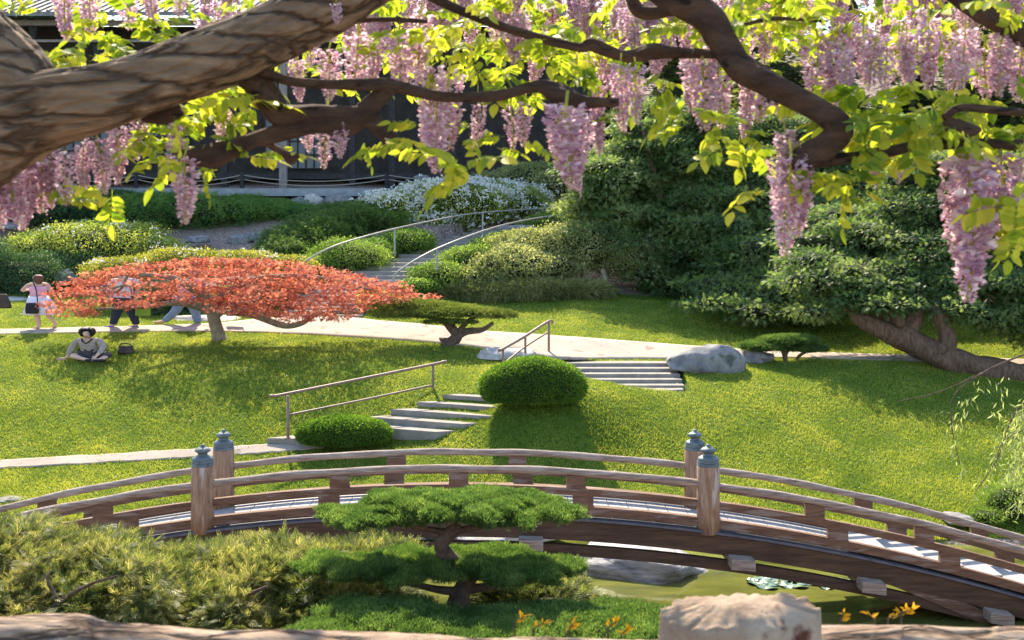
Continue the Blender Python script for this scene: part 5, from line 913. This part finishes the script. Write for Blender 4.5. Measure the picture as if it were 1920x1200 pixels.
# raceme templates: flowers spiralling on a stem, small buds at the tip
def petal(l, w_, cup):
    V = [(0, 0, 0), (.35 * l, w_ * .42, cup * .5), (.75 * l, w_ * .5, cup), (l, w_ * .2, cup * 1.1), (l, -w_ * .2, cup * 1.1), (.75 * l, -w_ * .5, cup), (.35 * l, -w_ * .42, cup * .5), (.6 * l, 0, cup * .2)]
    return np.array(V), np.array([(7, 0, 1), (7, 1, 2), (7, 2, 3), (7, 3, 4), (7, 4, 5), (7, 5, 6), (7, 6, 0)])
PET = petal(1, .85, .28); KEEL = petal(1, .42, -.2)
def raceme(name, n, width, seed, bare=.15):
    r = np.random.default_rng(seed); t = np.linspace(.02, 1, n) ** .95; a = np.arange(n) * 2.4 + r.normal(size=n) * .3
    env = width * np.clip(1.25 - t, .22, 1) * (1 - bare * np.maximum(0, t - .7) * 2) * (.8 + .35 * r.random(n)); dirs = np.stack([np.cos(a), np.sin(a), -.12 - .45 * r.random(n) + .0 * t], 1)
    stem = np.stack([.02 * np.sin(3 * t + seed), .02 * np.cos(2 * t), -t], 1)
    base = stem + dirs * env[:, None] * (.35 + .75 * r.random(n))[:, None]; fs = (.056 + .026 * r.random(n)) * np.clip(1.5 - t * .8, .4, 1) * np.where(t > .86, .6, 1)
    up = norm(np.array([0, 0, 1.]) + r.normal(size=(n, 3)) * .5); v1, f1 = inst(PET, base, norm(dirs + r.normal(size=(n, 3)) * .3 + np.array([0, 0, .35])), up, fs)
    v1b, f1b = inst(PET, base, norm(dirs + r.normal(size=(n, 3)) * .45 + np.array([0, 0, .0])), norm(r.normal(size=(n, 3))), fs * .8)
    v2, f2 = inst(KEEL, base, norm(dirs + np.array([0, 0, -.35])), up, fs * .95)
    mb = MB(); mb.tube([(*s_, ) for s_ in np.vstack([[(0, 0, .12)], stem[::4], [stem[-1]]])], .012, 5)
    for i in range(0, n, 2): mb.add([stem[i], stem[i] + (0, 0, .008), base[i]], [(0, 1, 2)])
    v3 = np.array(mb.v); f3 = []
    for f in mb.f:
        for k in range(1, len(f) - 1): f3.append((f[0], f[k], f[k + 1]))
    V, Fc, I = join([(v1, f1, 0), (v1b, f1b, 0), (v2, f2, 1), (v3, np.array(f3), 2)])
    return V, Fc, I
RT = [raceme('a', 170, .105, 1), raceme('b', 140, .12, 2), raceme('c', 190, .09, 3), raceme('d', 120, .135, 4), raceme('e', 70, .13, 5, .5)]
RM = []
for V, Fc, I in RT: o = mesh_obj('raceme_mesh', V, Fc, [M['petal'], M['keel'], M['rachis']], None, midx=I); RM.append(o.data); bpy.data.objects.remove(o)
def put_raceme(px, py, ln, d, k, wf=1.0):
    p = W(px, py, d) - parent_world(wi); o = bpy.data.objects.new('flower_cluster', RM[k % len(RM)]); col.objects.link(o); o.parent = wi; o.location = p; s_ = ln * d / F; o.scale = (s_ * wf * 1.12, s_ * wf * .8, s_); o.rotation_euler = (random.uniform(-.08, .08), random.uniform(-.08, .08), random.choice((0, math.pi)) + random.uniform(-.4, .4))
FG = [(350, 290, 130, 3.3, 1, 1.2), (330, 260, 90, 3.4, 3, 1.3), (20, 280, 140, 3.3, 0, 1.5), (75, 275, 125, 3.4, 1, 1.5), (120, 285, 100, 3.3, 3, 1.2), (-30, 310, 130, 3.3, 2, 1.75), (185, 255, 110, 3.4, 1, 1.2), (215, 235, 110, 3.5, 0, 1.2), (260, 210, 90, 3.5, 3, 1.1), (420, 205, 80, 3.5, 3, 1.2), (330, 215, 80, 3.5, 1, 1.2),
      (815, 175, 150, 3.5, 1, 1.25), (800, 120, 170, 3.7, 0, 1.2), (845, 130, 150, 3.6, 3, 1.1), (1065, 190, 165, 3.4, 0, 1.45), (1045, 185, 120, 3.5, 3, 1.3), (1090, 195, 130, 3.5, 1, 1.2), (1085, 290, 80, 3.4, 4, .5), (610, 225, 90, 3.5, 4, 1.4), (640, 222, 75, 3.4, 3, 1.2), (575, 225, 60, 3.6, 3, 1.2), (960, 190, 90, 3.6, 4, 1.2), (985, 195, 80, 3.6, 3, 1.1),
      (1165, 115, 130, 3.6, 0, 1.0), (1190, 120, 110, 3.6, 1, 1.0), (1320, 110, 135, 3.6, 1, 1.4), (1350, 120, 120, 3.6, 3, 1.2), (1290, 100, 110, 3.7, 0, 1.2), (1480, 285, 195, 3.4, 1, .95), (1470, 240, 130, 3.5, 0, 1.1), (1500, 290, 150, 3.45, 2, 1.1), (1560, 50, 150, 3.7, 0, 1.3), (1530, 70, 130, 3.7, 3, 1.3), (1580, 90, 100, 3.6, 1, 1.2), (1640, 60, 110, 3.7, 1, 1.3), (1660, 80, 95, 3.7, 3, 1.2), (1620, 40, 120, 3.8, 0, 1.2),
      (1430, 130, 100, 3.7, 3, 1.2), (1460, 150, 80, 3.7, 1, 1.1), (1815, 285, 275, 3.4, 2, 1.15), (1835, 285, 200, 3.5, 0, 1.2), (1795, 285, 190, 3.5, 1, 1.0), (1880, 280, 170, 3.5, 1, 1.2), (1910, 285, 120, 3.5, 3, 1.2), (1740, 30, 140, 3.7, 0, 1.1), (1810, 50, 120, 3.6, 1, 1.2), (1790, 60, 120, 3.7, 3, 1.2), (1880, 60, 120, 3.7, 0, 1.4), (1915, 70, 120, 3.7, 1, 1.4), (1850, 80, 110, 3.8, 3, 1.3), (1950, 60, 140, 3.7, 0, 1.4),
      (125, -20, 95, 3.8, 0, 1.3), (165, -30, 95, 3.8, 1, 1.3), (240, -30, 85, 3.8, 3, 1.3), (285, -30, 80, 3.8, 0, 1.3), (340, -40, 80, 3.8, 4, 1.4), (1640, 295, 60, 3.5, 3, 1.0), (1690, 290, 55, 3.6, 4, 1.3), (670, 60, 110, 3.7, 3, 1.3), (620, 90, 100, 3.7, 1, 1.3), (560, 110, 80, 3.7, 0, 1.3), (700, 70, 90, 3.8, 0, 1.3), (750, 60, 110, 3.8, 1, 1.3), (790, 20, 130, 3.8, 3, 1.2), (630, 5, 40, 3.2, 3, 1.5), (1400, 150, 110, 3.6, 2, 1.1), (1120, 180, 110, 3.6, 2, 1.0), (900, 190, 90, 3.6, 3, 1.0), (1700, 60, 120, 3.7, 2, 1.1), (1455, 290, 120, 3.5, 3, 1.0), (1850, 300, 160, 3.5, 3, 1.0), (95, 300, 90, 3.4, 2, 1.3), (50, 300, 130, 3.4, 0, 1.2), (160, 270, 90, 3.4, 0, 1.2), (0, 320, 110, 3.3, 1, 1.2)]
for a in FG: put_raceme(*a)
rr = random.Random(5); nfill = 100 - len(FG)
def fill_spot(): 
    px = rr.uniform(380, 2020); py = rr.uniform(-70, 90) * (1 if px > 700 else .9)
    if 1340 < px < 1750 and py > 60: py -= 50
    return px, py, rr.uniform(70, 130) * .9, rr.uniform(3.65, 4.2)
for i in range(nfill): px, py, ln, d = fill_spot(); put_raceme(px, py, ln, d, rr.randrange(5), rr.uniform(1.0, 1.4))
parts = []
for i in range(210):
    px, py, ln, d = fill_spot(); d += 1.95; py -= 25; V, Fc, I = RT[rr.randrange(4)]; s_ = ln * .9 * d / F; a = rr.random() * 6.28; R_ = np.array([[math.cos(a), -math.sin(a), 0], [math.sin(a), math.cos(a), 0], [0, 0, 1]]); v = (V * np.array([1.25, 1.25, 1])) @ R_.T * s_ + np.array(W(px, py, d)); parts.append((v, Fc, I))
Vs, Fs_, Is, nn_ = [], [], [], 0
for v, f, i in parts: Vs.append(v); Fs_.append(f + nn_); Is.append(i); nn_ += len(v)
tag(mesh_obj('distant_flowers', np.concatenate(Vs), np.concatenate(Fs_), [M['petal'], M['keel'], M['rachis']], wi, midx=np.concatenate(Is)), kind='stuff')
# compound leaves
def leaflet(l=1.0, w_=.56, fold=.05):
    xs_ = [0, .18, .42, .7, .88, 1.0]; ws = [0, .7, 1, .72, .3, 0]; V = []; T = []
    for x_, q in zip(xs_, ws): V += [(x_ * l, 0, -.12 * x_ ** 2), (x_ * l, q * w_ / 2, fold * q - .12 * x_ ** 2), (x_ * l, -q * w_ / 2, fold * q - .12 * x_ ** 2)]
    for i in range(5): a, b = 3 * i, 3 * i + 3; T += [(a, b, b + 1), (a, b + 1, a + 1), (a, a + 2, b + 2), (a, b + 2, b)]
    return np.array(V), np.array(T)
LFT = leaflet()
def compound(seed, n=5):
    r = np.random.default_rng(seed); pos = []; D = []
    for i in range(n):
        x_ = .2 + .6 * i / n
        for sg in (-1, 1): pos.append((x_, 0, -.15 * x_ * x_)); D.append((.45 + .1 * r.normal(), sg, -.35 + .2 * r.normal()))
    pos.append((.82, 0, -.12)); D.append((1, 0, -.3)); pos = np.array(pos); D = np.array(D, float)
    v, f = inst(LFT, pos, D, norm(np.array([[0, 0, 1.]] * len(pos)) + r.normal(size=pos.shape) * .35), .36 * (.8 + .35 * r.random(len(pos))))
    v2 = np.array([(0, .008, 0), (0, -.008, 0), (.85, 0, -.12)]); return join([(v, f, 0), (v2, np.array([(0, 1, 2)]), 0)])[:2]
CL = [compound(i) for i in range(5)]
def leaves_at(spots, name):                 # (px,py,d,size m, n, spread px)
    by = [[] for _ in CL]
    for (px, py, d, sz, n, sp) in spots:
        for _ in range(n): by[rr.randrange(len(CL))].append((*W(px + rr.gauss(0, sp), py + rr.gauss(0, sp * .45), d + rr.gauss(0, .12 + .08 * (d - 3.2))), sz * rr.uniform(.55, 1.15)))
    V = []; Fc = []; n_ = 0
    for tmv, L_ in zip(CL, by):
        if not L_: continue
        A = np.array(L_); n = len(A); D = norm(np.stack([rng.normal(size=n) * 1.0, rng.normal(size=n) * .7, -.25 + .35 * rng.normal(size=n)], 1)); v, f = inst(tmv, A[:, :3], D, norm(np.array([0, 0, 1.]) + rng.normal(size=(n, 3)) * .45), A[:, 3]); V.append(v); Fc.append(f + n_); n_ += len(v)
    return mesh_obj(name, np.concatenate(V), np.concatenate(Fc), M['wleaf'], wi, smooth=True)
SP = [(200, 85, 3.6, .15, 16, 60), (160, 110, 3.6, .15, 10, 45), (300, 60, 3.7, .14, 10, 50), (90, 110, 3.7, .14, 4, 20), (400, 210, 3.5, .15, 12, 40), (440, 195, 3.5, .14, 8, 30), (300, 260, 3.5, .14, 10, 40), (270, 290, 3.5, .13, 6, 30), (470, 290, 3.3, .13, 3, 18), (150, 365, 3.4, .13, 3, 25), (400, 325, 3.3, .1, 2, 12), (190, 350, 3.4, .12, 3, 20),
      (900, 240, 3.5, .15, 4, 30), (760, 262, 3.3, .14, 3, 25), (950, 265, 3.4, .12, 2, 20), (880, 310, 3.2, .19, 3, 25), (680, 262, 3.4, .12, 2, 18), (830, 300, 3.3, .16, 2, 20), (1230, 190, 3.5, .15, 4, 25), (1290, 215, 3.5, .15, 5, 30), (1340, 250, 3.5, .15, 5, 30), (1380, 260, 3.5, .15, 4, 20), (1570, 340, 3.4, .15, 5, 35), (1620, 340, 3.4, .15, 4, 30), (1400, 350, 3.4, .13, 2, 15), (1540, 325, 3.4, .13, 3, 20),
      (1650, 200, 3.5, .17, 14, 60), (1700, 215, 3.5, .17, 14, 60), (1620, 240, 3.6, .17, 12, 50), (1730, 250, 3.6, .16, 8, 50), (1870, 190, 3.6, .16, 8, 60), (1900, 240, 3.6, .15, 6, 40), (1905, 390, 3.4, .15, 6, 22), (1900, 430, 3.4, .14, 5, 20), (1840, 360, 3.6, .12, 3, 25), (900, 30, 3.7, .15, 10, 50), (870, 60, 3.7, .14, 6, 30), (1400, 20, 3.8, .15, 14, 60), (1480, 20, 3.9, .15, 12, 70), (1800, 20, 3.9, .15, 8, 60), (1000, 150, 3.8, .12, 6, 50), (1100, 130, 4.0, .13, 12, 70), (940, 100, 3.9, .14, 14, 70)]
leaves_at(SP, 'leaves')
BG = [(rr.uniform(520, 2050), rr.uniform(-90, 110), rr.uniform(5.6, 7.0), .17, 3, 50) for _ in range(130)] + [(rr.uniform(520, 2050), rr.uniform(-60, 120), rr.uniform(3.7, 4.2), .13, 2, 50) for _ in range(42)] + [(rr.uniform(420, 1300), rr.uniform(50, 170), rr.uniform(3.8, 4.2), .12, 2, 40) for _ in range(26)] + [(rr.uniform(-60, 520), rr.uniform(-60, 20), rr.uniform(4.0, 5.0), .14, 2, 40) for _ in range(25)]
leaves_at(BG, 'upper_leaves')
